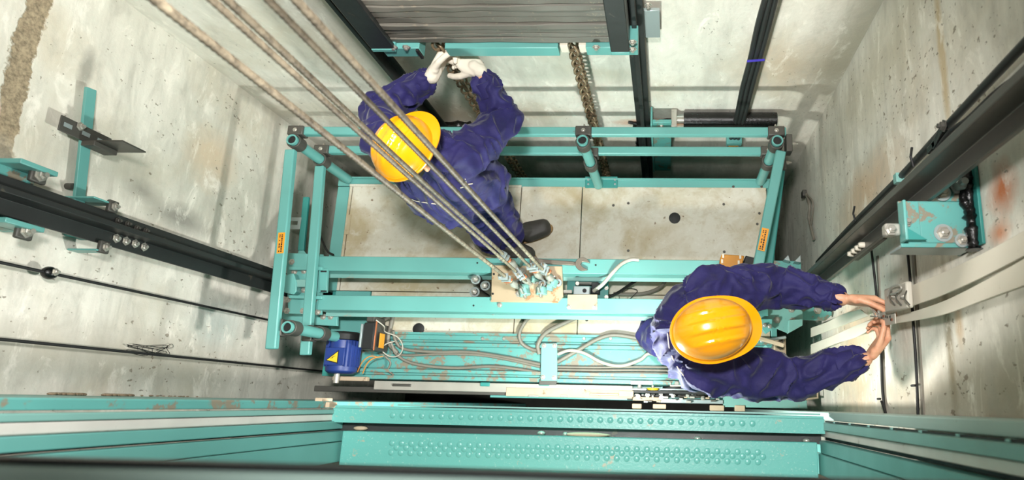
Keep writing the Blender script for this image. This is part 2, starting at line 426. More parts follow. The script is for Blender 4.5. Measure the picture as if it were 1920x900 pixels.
# front header channel with stepped ribs
def fy(py): return at_z(1000, py, 0).y
prof = [(fy(627),-.12),(fy(627),.022),(fy(631),.022),(fy(632),.004),(fy(640),.004),(fy(641),-.02),(fy(645),-.02),(fy(646),-.002),(fy(652),-.002),(fy(653),-.028),(fy(696),-.03),
        (fy(697),.0),(fy(703),.0),(fy(704),-.03),(fy(708),-.03),(fy(709),-.006),(fy(716),-.006),(fy(718),-.05),(fy(718),-.12)]
MB().prism(prof, (at_z(640,650,0).x, 0, 0), (0,1,0), (0,0,1), (X1-at_z(640,650,0).x,0,0)).build('front_channel', M['teal_dirty'], car)
a, b = at_z(920,725,-.08), at_z(1512,758,-.08)
MB().box((a.x, b.y, -.16), (b.x, a.y+.02, -.08)).build('front_channel', M['teal'], car, .003)
for px in (745,905,945,1095,1145):
    for py in (635,):
        p_ = at_z(px, py, 0.004); MB().lathe([(0,0),(.011,0),(.007,1),(0,1)], p_, (0,0,.006), 12).build('rivet', M['bolt'], car)
for px in (895,945): 
    p_ = at_z(px, 688, -.03); MB().lathe([(0,0),(.011,0),(.007,1),(0,1)], p_, (0,0,.006), 12).build('rivet', M['bolt'], car)

# ------------------------------------------------------------------ crosshead: two channels, end plates, hitch plate
ZC = .28
xh = thing('crosshead', (at_z(960,540,0).x, .6, 0.0), 'teal steel crosshead of two long beams across the car roof', 'crosshead')
def channel(pxa, pxb, pya, pyb, name):
    A, B = at_z(pxa, pya, ZC), at_z(pxb, pyb, ZC)
    W, Hh = .080, .105
    P = [(0,0),(W,0),(W,-.014),(.012,-.014),(.012,-Hh+.012),(W+.004,-Hh+.012),(W+.004,-Hh),(0,-Hh)]
    # web at the front edge, flanges pointing back
    A.y -= W; B.y -= W
    m = MB(); n = len(P)
    R1 = m.pts([A+V((0,y,z)) for y,z in P]); R2 = m.pts([B+V((0,y,z)) for y,z in P])
    m.face(R1[::-1]); m.face(R2)
    for i in range(n): m.face([R1[i], R1[(i+1)%n], R2[(i+1)%n], R2[i]])
    return m.build(name, M['teal'], xh, .003), A, B
b1, A1, B1 = channel(598, 1440, 480, 489, 'crosshead_beam')
b2, A2, B2 = channel(598, 1440, 553, 563, 'crosshead_beam')
# lower lips under the front webs
for A, B in ((A1,B1),(A2,B2)):
    MB().hexa([A+V((0,-.02,-.105)),B+V((0,-.02,-.105)),B+V((0,.0,-.105)),A+V((0,.0,-.105)),A+V((0,-.02,-.098)),B+V((0,-.02,-.098)),B+V((0,.0,-.098)),A+V((0,.0,-.098))]).build('beam_lip', M['teal_pale'], xh)
for px, py in ((895,493),(1117,497),(888,573)):
    p_ = at_z(px, py, ZC); MB().lathe([(0,0),(.005,0),(.005,1),(0,1)], p_-V((0,0,.0)), (0,0,.0015), 10).build('bolt_hole', M['rubber'], xh)
# legs that carry the beams down to the roof at both ends
for x in (A1.x+.02, B1.x-.06):
    for y in (A1.y+.012, A2.y+.012):
        MB().box((x, y, -.0), (x+.05, y+.06, ZC-.105)).build('support_post', M['teal'], xh, .003)
# left end plates
def zplate(pts, z, th, name, mat, parent, bev=.002):
    P = [at_z(x, y, z) for x, y in pts]
    return MB().prism([(p.x, p.y) for p in P], (0,0,z-th), (1,0,0), (0,1,0), (0,0,th)).build(name, M[mat], parent, bev)
zplate([(536,474),(606,477),(603,590),(540,588)], ZC-.02, .012, 'end_plate', 'teal', xh)
zplate([(541,500),(604,500),(603,506),(541,506)], ZC+.02, .035, 'end_rib', 'teal', xh)
zplate([(541,553),(604,555),(603,561),(541,559)], ZC+.02, .035, 'end_rib', 'teal', xh)
zplate([(532,516),(550,512),(556,530),(556,546),(550,552),(532,548)], ZC+.035, .05, 'guide_shoe', 'teal', xh, .004)
zplate([(552,524),(578,524),(578,538),(552,538)], ZC+.03, .045, 'guide_shoe', 'teal_pale', xh, .004)
zplate([(598,504),(614,504),(612,548),(598,548)], ZC+.006, .02, 'slotted_tab', 'teal', xh)
zplate([(520,585),(632,590),(632,611),(560,608),(522,598)], ZC-.12, .02, 'lower_end_plate', 'teal', xh)
p_ = at_z(531, 524, ZC+.02)
MB().cyl(p_+V((0,0,-.05)), p_+V((0,0,.012)), .032, hole=.018, seg=28).build('guide_roller', M['steel'], xh, .003)
bolts(xh, [at_z(x,y,ZC-.02) for x,y in ((547,491),(596,491),(570,508),(552,510),(570,544),(552,540),(540,562),(590,562),(538,583),(568,583),(596,585))], r=.012)
bolts(xh, [at_z(x,y,ZC-.12) for x,y in ((606,594),(620,594))], r=.012)
for px, py in ((607,509),(607,546)):
    MB().prism([(-.016,-.004),(.016,-.004),(.016,.004),(-.016,.004)], at_z(px,py,ZC+.0065), (1,0,0), (0,1,0), (0,0,.002)).build('slot', M['rubber'], xh)
# right end plates
zplate([(1418,572),(1492,570),(1505,584),(1505,600),(1478,625),(1418,600)], ZC-.02, .012, 'end_plate', 'teal_pale', xh)
zplate([(1424,598),(1448,598),(1448,618),(1436,626),(1424,612)], ZC+.01, .02, 'end_rib', 'teal', xh)
zplate([(1480,600),(1505,598),(1505,610),(1478,625)], ZC+.02, .04, 'end_rib', 'teal_pale', xh)
zplate([(1500,572),(1558,572),(1560,590),(1548,601),(1500,599)], ZC-.04, .02, 'guide_shoe', 'teal_dirty', xh)
zplate([(1440,488),(1502,490),(1502,512),(1440,508)], ZC-.03, .012, 'end_plate', 'teal_dirty', xh)
for q in ([(1470,486),(1478,478),(1482,490)], [(1490,490),(1501,478),(1502,492)]):
    zplate(q, ZC+.03, .06, 'end_rib', 'zinc', xh)
zplate([(1418,660),(1436,646),(1458,674),(1420,684)], ZC-.1, .02, 'gusset_plate', 'teal', xh)
bolts(xh, [at_z(x,y,ZC-.02) for x,y in ((1484,580),(1457,600),(1430,579),(1486,602))], r=.013)
bolts(xh, [at_z(x,y,ZC+.01) for x,y in ((1434,610),(1443,612))], r=.009)
bolts(xh, [at_z(1533,582,ZC-.04)], r=.015)
bolts(xh, [at_z(1434,656,ZC-.1)], r=.009)
# hitch plate
hp = [at_z(x,y,ZC+.012) for x,y in ((922,497),(1054,499),(1056,556),(1047,566),(921,563))]
hpl = MB().prism([(p.x,p.y) for p in hp], (0,0,ZC), (1,0,0), (0,1,0), (0,0,.012)).build('hitch_plate', M['rust'], xh, .002)
a, b = at_z(921,563,ZC), at_z(1047,566,ZC)
MB().box((a.x, a.y-.01, ZC-.03), (b.x, a.y+.0, ZC+.012)).build('hitch_plate_lip', M['rust'], xh, .002)
for px, py in ((926,514),(924,551)):
    MB().lathe([(0,0),(.006,0),(.006,1),(0,1)], at_z(px,py,ZC+.0125), (0,0,.002), 10).build('bolt_hole', M['rubber'], xh)
MB().cyl(at_z(938,521,ZC-.02), at_z(938,521,ZC-.02)+V((0,0,.02)), .01).build('rivet', M['steel'], xh)
p_ = at_z(937,569,ZC-.05)
bolts(xh, [at_z(937,572,ZC+.001), at_z(925,588,.18)], r=.01)

# ------------------------------------------------------------------ round buffers beside the hitch plate
for i, (px, py, lab) in enumerate(((891,523,'round steel rope anchor with domed nut, upper left of the trio beside the rusty plate'),
                       (909,535,'round steel rope anchor with domed nut, nearest the rusty plate'),
                       (889,547,'round steel rope anchor with domed nut, lowest of the trio beside the rusty plate'))):
    if i == 0:
        t0 = thing('rope_anchor', at_z(px,py,.22)-V((0,0,.22)), lab, 'rope anchor', 'steel rope anchors between the crosshead beams')
        o_ = t0.location
        MB().lathe([(0,0),(.030,0),(.030,.86),(.024,.97),(.016,1),(0,1)], o_+V((0,0,.002)), (0,0,.205), 28).build('cup', M['dark'], t0, .001)
        MB().lathe([(0,0),(.017,0),(.017,.5),(.012,.5),(.012,.9),(.006,1),(0,1)], o_+V((0,0,.208)), (0,0,.035), 6).build('nut', M['bolt'], t0)
        MB().lathe([(.018,0),(.027,0),(.027,1),(.018,1)], o_+V((0,0,.207)), (0,0,.004), 28, True).build('washer', M['zinc'], t0)
    else:
        c_ = copy_tree(t0); c_.location = at_z(px,py,.22)-V((0,0,.22)); c_['label'] = lab

# ------------------------------------------------------------------ hoist ropes and their sockets
def rope(px, py, z, r, lab, seed, ph=0):
    base = at_z(px, py, z); base.z = z
    m = MB(); rings = []; N = 15; step = .0032; k = int((4.05-z)/step)
    for i in range(k+1):
        zz = z + i*step; tw = zz*46+ph
        wob = V((noise.noise(V((zz*.8, seed, 0)))*.004, noise.noise(V((zz*.8, seed, 5)))*.004, 0))
        ring = []
        for j in range(N):
            a_ = 2*PI*j/N; rr = r*(1+.085*math.cos(5*a_ - zz*420))
            ring.append(m.b.verts.new((base.x+wob.x+math.cos(a_)*rr, base.y+wob.y+math.sin(a_)*rr, zz)))
        rings.append(ring)
    for A, B in zip(rings, rings[1:]):
        for j in range(N): m.face([A[j], A[(j+1)%N], B[(j+1)%N], B[j]])
    m.face(rings[0][::-1]); m.face(rings[-1])
    o = m.build('hoist_rope', M['rope'], sharp=80)
    return tag(o, lab, 'wire rope', 'hoist ropes of the car')
RP = [(963,532,'wire hoist rope furthest left, over the lower-left edge of the first worker'),
      (960,493,'wire hoist rope crossing the left yellow hard hat, right one of the close pair'),
      (985,524,'wire hoist rope crossing the left yellow hard hat, left one of the close pair'),
      (1008,514,'second wire hoist rope from the right, passing over the left yellow hard hat'),
      (1030,519,'thick wire hoist rope, furthest right of all the hoist ropes')]
ends = []
for i, (px, py, lab) in enumerate(RP):
    z0 = .43
    o = rope(px, py, z0, (.0082,.0078,.0066,.0066,.0078)[i], lab, i*3.1, i*1.3)
    ends.append((at_z(px, py, z0), z0))
def socket(p, i, lab):
    """wedge socket standing on the hitch plate: steel body, teal clamp block, nut, copper tie, rope tail"""
    b = V((p.x, p.y, ZC+.0135)); ang = i*1.1
    t = thing('rope_socket', b, lab, 'rope socket', 'wedge sockets at the rope ends')
    m = MB(); m.lathe([(0,0),(.011,0),(.011,.35),(.016,.4),(.02,.75),(.012,1),(0,1)], b, (0,0,.19), 12); m.build('socket_body', M['steel'], t)
    m = MB(); d = V((math.cos(ang), math.sin(ang), 0)); e = V((-d.y, d.x, 0))
    c = b+d*.03
    m.prism([(-.02,0),(.022,0),(.026,.035),(.012,.06),(-.016,.055)], c+V((0,0,.004))-e*.014, d, (0,0,1), e*.028); m.build('clamp_block', M['teal_pale'], t, .003)
    m = MB(); m.tube([b+V((0,0,.13))-d*.012, b+V((0,0,.18))-d*.018, b+V((0,0,.30))-d*.017, b+V((0,0,.36))-d*.02], .0055, 8); m.build('rope_tail', M['rope'], t)
    m = MB(); m.tube([b+V((0,0,.225))+V((math.cos(q)*.022-d.x*.007, math.sin(q)*.014-d.y*.007, .0012*k)) for k, q in enumerate([j*PI/6 for j in range(25)])], .0028, 6); m.build('copper_tie', M['copper'], t)
    for zz in (.27, .33):
        m = MB(); m.bar(b+V((0,0,zz))-d*.028, b+V((0,0,zz))+d*.016, .03, .014); m.hexbolt(b+V((0,0,zz+.007))-d*.022, (0,0,1), .007, .007); m.build('rope_clip', M['zinc'], t, .002)
    MB().hexbolt(b+V((0,0,.001))-e*.03, (0,0,1), .013, .014).build('nut', M['bolt'], t)
    MB().lathe([(.010,0),(.02,0),(.02,1),(.010,1)], b+e*.026, (0,0,.02), 20, True).build('washer', M['zinc'], t)
    return t
for i, ((p, z), lab) in enumerate(zip(ends, ('wedge socket at the end of the furthest left hoist rope', 'wedge socket at the rear of the rusty plate, under the close rope pair',
        'wedge socket in the middle of the rusty plate, under the close rope pair', 'wedge socket right of the middle one on the rusty plate', 'wedge socket at the end of the furthest right hoist rope'))):
    socket(p, i, lab)
# loose clamp blocks low on the plate
for i, (px, py, r) in enumerate(((984,548,.3),(1016,546,.0),(1036,530,-.4))):
    c = at_z(px, py, ZC+.03); c.z = ZC+.0125
    t = thing('rope_shackle', c, ('pale teal rope shackle on the front left of the rusty plate','pale teal rope shackle on the front middle of the rusty plate','pale teal rope shackle on the right of the rusty plate')[i], 'shackle', 'shackles on the hitch plate')
    d = V((math.cos(r), math.sin(r), 0)); e = V((-d.y, d.x, 0))
    MB().prism([(-.026,0),(.026,0),(.03,.03),(.016,.06),(-.016,.06),(-.03,.03)], c+V((0,0,.001))-e*.02, d, (0,0,1), e*.04).build('shackle_body', M['teal_pale'], t, .004)
    MB().cyl(c+V((0,0,.042))-e*.034, c+V((0,0,.042))+e*.034, .009, seg=12).build('pin', M['bolt'], t)
    MB().tube([c+e*.012+V((0,0,.06)), c+e*.018+V((0,0,.1)), c-e*.0+V((0,0,.125)), c-e*.018+V((0,0,.1)), c-e*.012+V((0,0,.06))], .006, 8).build('bow', M['bolt'], t)

# ------------------------------------------------------------------ wrench lying on the rear beam
wz = ZC+.002
t = thing('wrench', at_z(1050,494,wz), 'open-ended steel wrench lying on the rear crosshead beam', 'wrench')
a, b = at_z(1012,490,wz+.006), at_z(1085,495,wz+.006)
d = (b-a).normalized(); e = V((-d.y, d.x, 0))
MB().prism([(-.012,-.013),(.21,-.010),(.21,.010),(-.012,.013)], V((a.x,a.y,wz)), d, e, (0,0,.012)).build('handle', M['tool'], t, .003)
jc = V((b.x,b.y,wz))+d*.02
jaw = []
for k in range(19):
    q = math.radians(50 + k*260/18); jaw.append((.036*math.cos(q)*1.05, .036*math.sin(q)))
jaw += [(.040,-.018),(.006,-.013),(-.008,-.004),(-.006,.010),(.006,.015),(.036,.020)]
rot = math.radians(-18); jd = d*math.cos(rot)+e*math.sin(rot); je = V((-jd.y, jd.x, 0))
MB().prism(jaw, jc, jd, je, (0,0,.014)).build('jaw', M['tool'], t, .002)
MB().lathe([(.012,0),(.024,0),(.024,1),(.012,1)], V((a.x,a.y,wz))-d*.03, (0,0,.013), 24, True).build('ring_end', M['tool'], t, .002)

# ------------------------------------------------------------------ safety switch and its cover, between the beams
t = thing('safety_switch', at_z(1095,540,0.0), 'white and black safety switch between the crosshead beams', 'switch')
c = at_z(1094,542,.27); z0 = .17
MB().box((at_z(1057,0,.2).x if False else at_z(1062,530,.2).x, at_z(0+1062,558,.2).y, z0-.01), (at_z(1140,530,.2).x, at_z(1062,519,.2).y, z0)).build('mounting_plate', M['teal_dark'], t, .002)
a, b = at_z(1074,553,.24), at_z(1107,536,.24)
MB().box((a.x,a.y,z0+.001), (b.x,b.y,.24)).build('housing', M['zinc'], t, .006)
MB().cyl(at_z(1096,545,.241), at_z(1096,545,.241)+V((0,0,.003)), .011, seg=20).build('cable_gland', M['rubber'], t)
a, b = at_z(1078,534,.22), at_z(1122,528,.22)
MB().box((a.x,a.y,z0+.001), (b.x,b.y,.22)).build('contact_block', M['dark'], t, .004)
a, b = at_z(1108,550,.23), at_z(1124,529,.23)
MB().box((a.x,a.y,z0+.001), (b.x,b.y,.225)).build('contact_block', M['rubber'], t, .004)
MB().cyl(at_z(1083,532,.23), at_z(1083,532,.23)+V((0,0,.012)), .01, seg=14).build('screw', M['bolt'], t)
MB().bar(at_z(1056,547,.23), at_z(1073,547,.23), .02, .012).build('plunger', M['steel'], t, .003)
bolts(t, [at_z(1137,522,z0), at_z(1137,557,z0), at_z(1137,540,z0)], r=.008)
t = thing('switch_bracket', at_z(1092,568,ZC), 'beige rust-stained bracket plate bolted on the front crosshead beam', 'bracket')
zplate([(1064,552),(1120,552),(1120,581),(1064,580)], ZC+.006, .005, 'bracket_plate', 'tan', t)
bolts(t, [at_z(1067,576,ZC+.0065), at_z(1115,577,ZC+.0065)], r=.009, h=.006)

# ------------------------------------------------------------------ cables and conduits on the roof
def cable(pts, r, mat, lab, group='cables on the car roof', n=8, name='cable'):
    """pts: (px, py, z)"""
    P = spline([at_z(x,y,z) for x,y,z in pts], n)
    return tag(MB().tube(P, r, 8).build(name, M[mat], sharp=80), lab, 'cable', group)
G = 'cables on the car roof'
cable([(1113,546,.23),(1130,533,.26),(1148,512,.31),(1165,495,.305),(1182,487,.30),(1198,487,.297)], .0105, 'cable_white', 'pale conduit arching from the safety switch over the rear beam')
cable([(1138,559,.02),(1160,548,.04),(1182,533,.10),(1198,523,.13)], .0085, 'rubber', 'black cable between the two crosshead beams')
cable([(1150,551,.02),(1180,552,.015),(1210,550,.02),(1236,540,.05),(1250,524,.12)], .011, 'cable', 'grey conduit curving between the crosshead beams, nearest the second worker')
cable([(1160,552,.012),(1166,570,.012),(1195,546,.03),(1175,541,.02),(1163,552,.012)], .002, 'rubber', 'thin loose wire loop between the crosshead beams')
cable([(1000,590,.06),(985,603,.03),(974,625,.03),(978,643,.02),(995,654,.0),(1010,657,.0)], .0105, 'cable', 'grey conduit hooking from under the front beam, left of the clamp strap')
cable([(1092,590,.08),(1062,604,.05),(1025,623,.03),(1009,645,.01),(1011,664,.0)], .0125, 'cable', 'thick grey conduit running from the front beam down to the clamp strap')
cable([(1045,679,.0),(1090,653,.01),(1120,636,.03),(1150,628,.035),(1190,633,.03),(1225,640,.02)], .0115, 'cable', 'grey conduit arching above the clamp strap towards the worker\'s boot')
cable([(1046,664,.0),(1068,657,.01),(1095,662,.012),(1130,680,.005),(1165,686,.003),(1200,675,.012),(1218,663,.03),(1250,675,.01)], .0095, 'cable_white', 'pale conduit with a long sagging wave right of the clamp strap')
for k, (ya, yb, l) in enumerate(((688,686,'upper'),(693,692,'middle'),(699,698,'lowest'))):
    cable([(1046,ya,-.012),(1120,ya+1,-.012),(1200,yb+2,-.012),(1330,yb+4,-.012)], .0065, 'cable', l+' of three straight thin cables right of the clamp strap')
cable([(737,620,.06),(742,640,.02),(760,655,.0),(820,660,-.01),(880,660,-.012),(950,670,-.012),(1013,683,-.012)], .0085, 'cable', 'upper long grey cable between the motor and the clamp strap')
cable([(737,660,.0),(760,666,-.01),(830,664,-.014),(900,666,-.015),(960,676,-.015),(1013,688,-.015)], .007, 'cable', 'second long grey cable between the motor and the clamp strap')
cable([(732,640,.03),(745,666,-.0),(780,683,-.012),(850,690,-.014),(920,687,-.014),(970,692,-.014),(1013,699,-.014)], .0085, 'cable', 'lowest long grey cable between the motor and the clamp strap')
cable([(690,588,.12),(705,600,.06),(722,598,.04),(736,588,.05),(733,610,.03),(728,640,.02),(745,662,.0)], .012, 'cable', 'thick dark conduit looping behind the motor terminal box')
cable([(705,600,.2),(720,612,.16),(722,622,.1),(745,632,.04),(755,650,.03),(748,666,.02),(730,668,.03),(715,655,.05),(724,645,.06),(740,640,.05)], .0035, 'cable_white', 'thin pale wire coiled beside the motor')
cable([(680,700,.06),(688,682,.08),(700,672,.08),(718,668,.06)], .0035, 'wire_orange', 'short orange wire below the motor terminal box')
cable([(670,697,.05),(680,678,.09),(694,668,.09),(712,670,.06)], .003, 'wire_orange', 'second orange wire hugging the blue motor')
cable([(722,668,.02),(732,680,.0),(728,694,-.01),(738,703,-.01)], .005, 'cable', 'short dark cable stub hanging on the teal channel')
# clamp strap
t = thing('clamp_strap', at_z(1028,680,0), 'teal clamp strap holding the cables on the front channel', 'clamp strap')
P = [at_z(1015,644,.012), at_z(1045,644,.012), at_z(1045,714,.012), at_z(1014,714,.012)]
MB().prism([(p.x,p.y) for p in P], (0,0,.007), (1,0,0), (0,1,0), (0,0,.008)).build('strap_plate', M['teal_pale'], t, .002)
P = [at_z(1012,712,-.02), at_z(1046,712,-.02), at_z(1044,722,-.02), at_z(1012,722,-.02)]
MB().prism([(p.x,p.y) for p in P], (0,0,-.0045), (1,0,0), (0,1,0), (0,0,.008)).build('strap_foot', M['dark'], t, .002)
bolts(t, [at_z(x,y,.016) for x,y in ((1020,648),(1040,648),(1018,707),(1039,708))], r=.0095)

# ------------------------------------------------------------------ motor of the door drive
mc = at_z(637,660,.14)
t = thing('door_motor', V((mc.x, mc.y, .0)), 'blue finned electric motor with a yellow warning triangle', 'motor')
ya, yb = at_z(637,700,.14).y, at_z(637,622,.14).y
c = V((mc.x, ya, .10)); L = yb-ya; Rm = .084
m = MB(); m.lathe([(0,0),(Rm*.75,0),(Rm*.94,.05),(Rm*.96,.12),(Rm*.96,.80),(Rm*.8,.80),(0,.8)], c, (0,L,0), 40); m.build('housing', M['blue'], t, .003)
m = MB()
for k in range(26):
    a_ = 2*PI*k/26
    if abs(math.sin(a_)-1) < .12: continue
    u = V((math.cos(a_), 0, math.sin(a_))); v = V((-u.z, 0, u.x))
    m.bar(c+u*(Rm*.99)+V((0,L*.16,0)), c+u*(Rm*.99)+V((0,L*.78,0)), .005 if abs(u.x)<.7 else .012, .012 if abs(u.x)<.7 else .005)
m.build('cooling_fins', M['blue'], t)
m = MB(); m.lathe([(0,0),(Rm*1.02,0),(Rm*1.02,.75),(Rm*.85,1),(0,1)], c+V((0,L*.805,0)), (0,L*.2,0), 40); m.build('fan_cover', M['rubber'], t, .003)
MB().box((c.x-.055, c.y+L*.18, c.z+Rm*.96), (c.x+.05, c.y+L*.6, c.z+Rm*1.03)).build('name_pad', M['blue'], t, .003)
tz = c.z+Rm*1.031; tc = V((c.x-.012, c.y+L*.38, tz))
MB().prism([(-.036,-.020),(.032,-.036),(.030,.036)], tc, (1,0,0), (0,1,0), (0,0,.0015)).build('triangle_border', M['rubber'], t)
MB().prism([(-.028,-.0175),(.027,-.029),(.026,.027)], tc+V((0,0,.0016)), (1,0,0), (0,1,0), (0,0,.001)).build('warning_triangle', M['yellow'], t)
MB().prism([(-.014,-.010),(.004,-.006),(.002,-.001),(.020,.006),(.0,.002),(.002,-.003)], tc+V((.0,0,.0027)), (1,0,0), (0,1,0), (0,0,.0008)).build('lightning_bolt', M['rubber'], t)
MB().box((c.x-.075, c.y-.035, .0), (c.x+.12, c.y-.012, .035)).build('foot_rail', M['tan'], t, .003)
MB().box((c.x-.06, c.y+.01, .0), (c.x+.06, c.y+L*.9, .02)).build('mounting_foot', M['dark'], t, .003)
MB().cyl((c.x-.02, c.y-.05, .1), (c.x-.02, c.y+.0, .1), .015).build('shaft', M['steel'], t)
t = thing('terminal_box', at_z(692,628,0), 'black rectangular terminal box standing right of the blue motor', 'terminal box')
a, b = at_z(676,655,.2), at_z(704,604,.2)
MB().box((a.x,a.y,.0), (b.x,b.y,.19)).build('box_body', M['dark'], t, .005)
MB().box((a.x+.004,a.y+.004,.191), (b.x-.004,b.y-.004,.2)).build('lid', M['rubber'], t, .003)
MB().box((a.x-.012,a.y+.01,.02), (a.x-.001,b.y-.01,.205)).build('mounting_flange', M['zinc'], t, .002)
MB().box((b.x+.001,a.y-.004,.185), (b.x+.006,b.y+.006,.198)).build('rust_edge', M['copper'], t, .002)
a, b = at_z(706,652,.16), at_z(714,625,.16)
MB().box((at_z(704,655,.2).x+.001,a.y,.11), (at_z(704,655,.2).x+.005,b.y,.17)).build('orange_label', M['orange'], t, .001)
MB().box((at_z(686,604,.18).x,at_z(686,604,.18).y+.001,.04), (at_z(702,604,.18).x,at_z(686,592,.18).y,.18)).build('cable_entry', M['dark'], t, .006)

# ------------------------------------------------------------------ yellow inspection box on the rear beam
t = thing('inspection_box', at_z(1372,492,ZC), 'ochre yellow control box with a slotted lid on the rear beam', 'control box')
P = [at_z(1353,476,.40), at_z(1396,479,.40), at_z(1390,505,.40), at_z(1348,502,.40)]
MB().prism([(p.x,p.y) for p in P], (0,0,ZC+.002), (1,0,0), (0,1,0), (0,0,.115)).build('box_body', M['box_yellow'], t, .005)
for px, py in ((1356,480),(1354,490),(1388,482),(1385,492)):
    MB().box(at_z(px,py,.4)+V((-.005,-.010,-.002)), at_z(px,py,.4)+V((.005,.010,.003))).build('lid_slot', M['white'], t, .001)
P = [at_z(1398,479,.36), at_z(1417,484,.36), at_z(1420,496,.36), at_z(1400,502,.36), at_z(1392,503,.36)]
MB().prism([(p.x,p.y) for p in P], (0,0,ZC+.003), (1,0,0), (0,1,0), (0,0,.08)).build('side_housing', M['rubber'], t, .004)

# ------------------------------------------------------------------ railings
ZR, ZM = .58, .32
def sock(t, c, d1, d2=None):
    """clamp fitting: sleeve round the upright plus a block that grips the bar beside it"""
    m = MB(); m.cyl(c-V((0,0,.036)), c+V((0,0,.030)), .037, hole=.0285, seg=24); m.build('post_clamp', M['dark'], t, .002)
    d = V(d1).normalized(); n = V((-d.y, d.x, 0)); m = MB()
    m.bar(c+d*.034, c+d*.085, .082, .062); m.build('bar_clamp', M['dark'], t, .006)
    MB().hexbolt(c+d*.085, d, .008, .012).build('clamp_bolt', M['bolt'], t); MB().hexbolt(c+d*.06+V((0,0,.0315)), (0,0,1), .008, .006).build('clamp_bolt', M['bolt'], t)
def post(t, foot, top, r=.027):
    m = MB(); m.tube([foot, top], r, 20); 
    m.build('post', M['teal'], t, sharp=60)
    d = (V(top)-V(foot)).normalized()
    MB().cyl(V(top), V(top)+d*.012, r+.001, hole=r-.006, seg=24).build('post_rim', M['teal'], t)
    MB().cyl(V(top)+d*.0005, V(top)+d*.003, r-.0065, seg=24).build('post_bore', M['rubber'], t)
yb_ = at_z(556,268,ZR).y; xl_ = at_z(556,268,ZR).x; xr_ = at_z(1455,271,ZR).x; xm_ = at_z(1094,268,ZR).x
t = thing('back_railing', (xm_, yb_, .0), 'long teal double-bar railing along the rear edge of the car roof', 'railing', 'guard railings of the car roof')
BW = .045
def rail_bar(t, a, b, name='rail_bar', w_=BW, h_=.036):
    MB().bar(a, b, w_, h_, (0,0,1)).build(name, M['teal'], t, .006)
for zz in (ZR, ZM):
    rail_bar(t, V((xl_+.02, yb_+.062, zz)), V((xr_-.0+.05, yb_+.062, zz)))
foot = at_z(1122,347,.012)
post(t, foot, V((xm_, yb_, ZR+.035)))
def on(zz): return V((foot.x+(xm_-foot.x)*(zz/ZR), foot.y+(yb_-foot.y)*(zz/ZR), zz))
for zz in (ZR, ZM): sock(t, on(zz), (0,1,0))
for px, top_ in ((556,ZR),(1455,ZR)):
    x = xl_ if px == 556 else xr_
    post(t, V((x, yb_-.0, .012)), V((x, yb_, ZR+.035)))
    dx = 1 if px == 556 else -1
    for zz in (ZR, ZM): sock(t, V((x, yb_, zz)), (0,1,0))
zplate([(1097,331),(1158,331),(1158,352),(1097,352)], .010, .009, 'base_plate', 'teal_dark', t)
for px in (1103,1153):
    for py in (337,345):
        MB().lathe([(0,0),(.007,0),(.005,1),(0,1)], at_z(px,py,.0105), (0,0,.003), 10).build('slot', M['zinc'], t)
# left railing
t = thing('side_railing', (xl_, .8, .0), 'teal double-bar railing with an orange sticker on the left edge of the car roof', 'railing', 'guard railings of the car roof')
fa, fb = at_z(548,283,ZR+.03), at_z(512,655,ZR+.03)
MB().bar(fa+V((0,0,.01)), fb+V((0,0,.01)), .050, .036, (0,0,1)).build('rail_bar', M['teal'], t, .006)
ma, mb_ = at_z(601,312,ZM), at_z(573,666,ZM)
MB().bar(ma, mb_, .050, .036, (0,0,1)).build('rail_bar', M['teal'], t, .006)
pf = at_z(527,615,ZR)+V((.055,.0,0))
pfoot = V((pf.x+.02, pf.y, .002))
post(t, pfoot, V((pf.x-.0, pf.y, ZR+.035)))
sock(t, V((pf.x, pf.y, ZR)), (-1,0,0)); sock(t, V((pf.x+.008, pf.y, ZM)), (-1,0,0))
MB().box((pfoot.x-.06,pfoot.y-.05,-.004), (pfoot.x+.06,pfoot.y+.05,.0015)).build('base_plate', M['teal_dark'], t)
def sticker(t, a, b, z, wd, txt=True):
    A, B = at_z(*a, z), at_z(*b, z); d = (B-A).normalized(); u = V((-d.y, d.x, 0))
    MB().bar(A, B, wd, .0012, (0,0,1)).build('warning_sticker', M['orange'], t)
    m = MB(); L_ = (B-A).length; random.seed(3)
    x = .01
    while x < L_-.012:
        wv_ = random.uniform(.004,.010)
        m.bar(A+d*x+u*.004+V((0,0,.0009)), A+d*(x+wv_)+u*.004+V((0,0,.0009)), .007, .0006, (0,0,1))
        if random.random() > .25: m.bar(A+d*x-u*.007+V((0,0,.0009)), A+d*(x+wv_)-u*.007+V((0,0,.0009)), .005, .0006, (0,0,1))
        x += wv_+.003
    m.build('sticker_print', M['rubber'], t)
zs = ZR+.03+.01+.0186
sticker(t, (528.5,436), (525,475), zs, .034)
# right railing
t = thing('side_railing', (xr_, 1.0, .0), 'single teal railing bar with an orange sticker on the right edge of the roof', 'railing', 'guard railings of the car roof')
fa, fb = at_z(1464,284,ZR-.0), at_z(1421,500,ZR-.02)
fa.z = ZR; fb.z = ZR-.02
MB().bar(fa, fb, .050, .036, (0,0,1)).build('rail_bar', M['teal'], t, .006)
ga, gb = at_z(1466,300,ZM), at_z(1440,500,ZM-.02)
MB().bar(ga, gb, .046, .034, (0,0,1)).build('rail_bar', M['teal_dark'], t, .006)
MB().box((xr_+.045,yb_-.05,ZM-.035), (xr_+.09,yb_+.04,ZM+.035)).build('bar_clamp', M['dark'], t, .004)
MB().box((xr_+.045,yb_-.05,ZR-.035), (xr_+.075,yb_+.04,ZR+.035)).build('bar_clamp', M['dark'], t, .004)
bolts(t, [V((xr_+.076,yb_,ZR)), V((xr_+.091,yb_,ZM))], (1,0,0), .009, .02)
MB().box((fb.x-.02,fb.y-.02,.0), (fb.x+.03,fb.y+.02,ZR-.042)).build('post', M['teal'], t, .004)
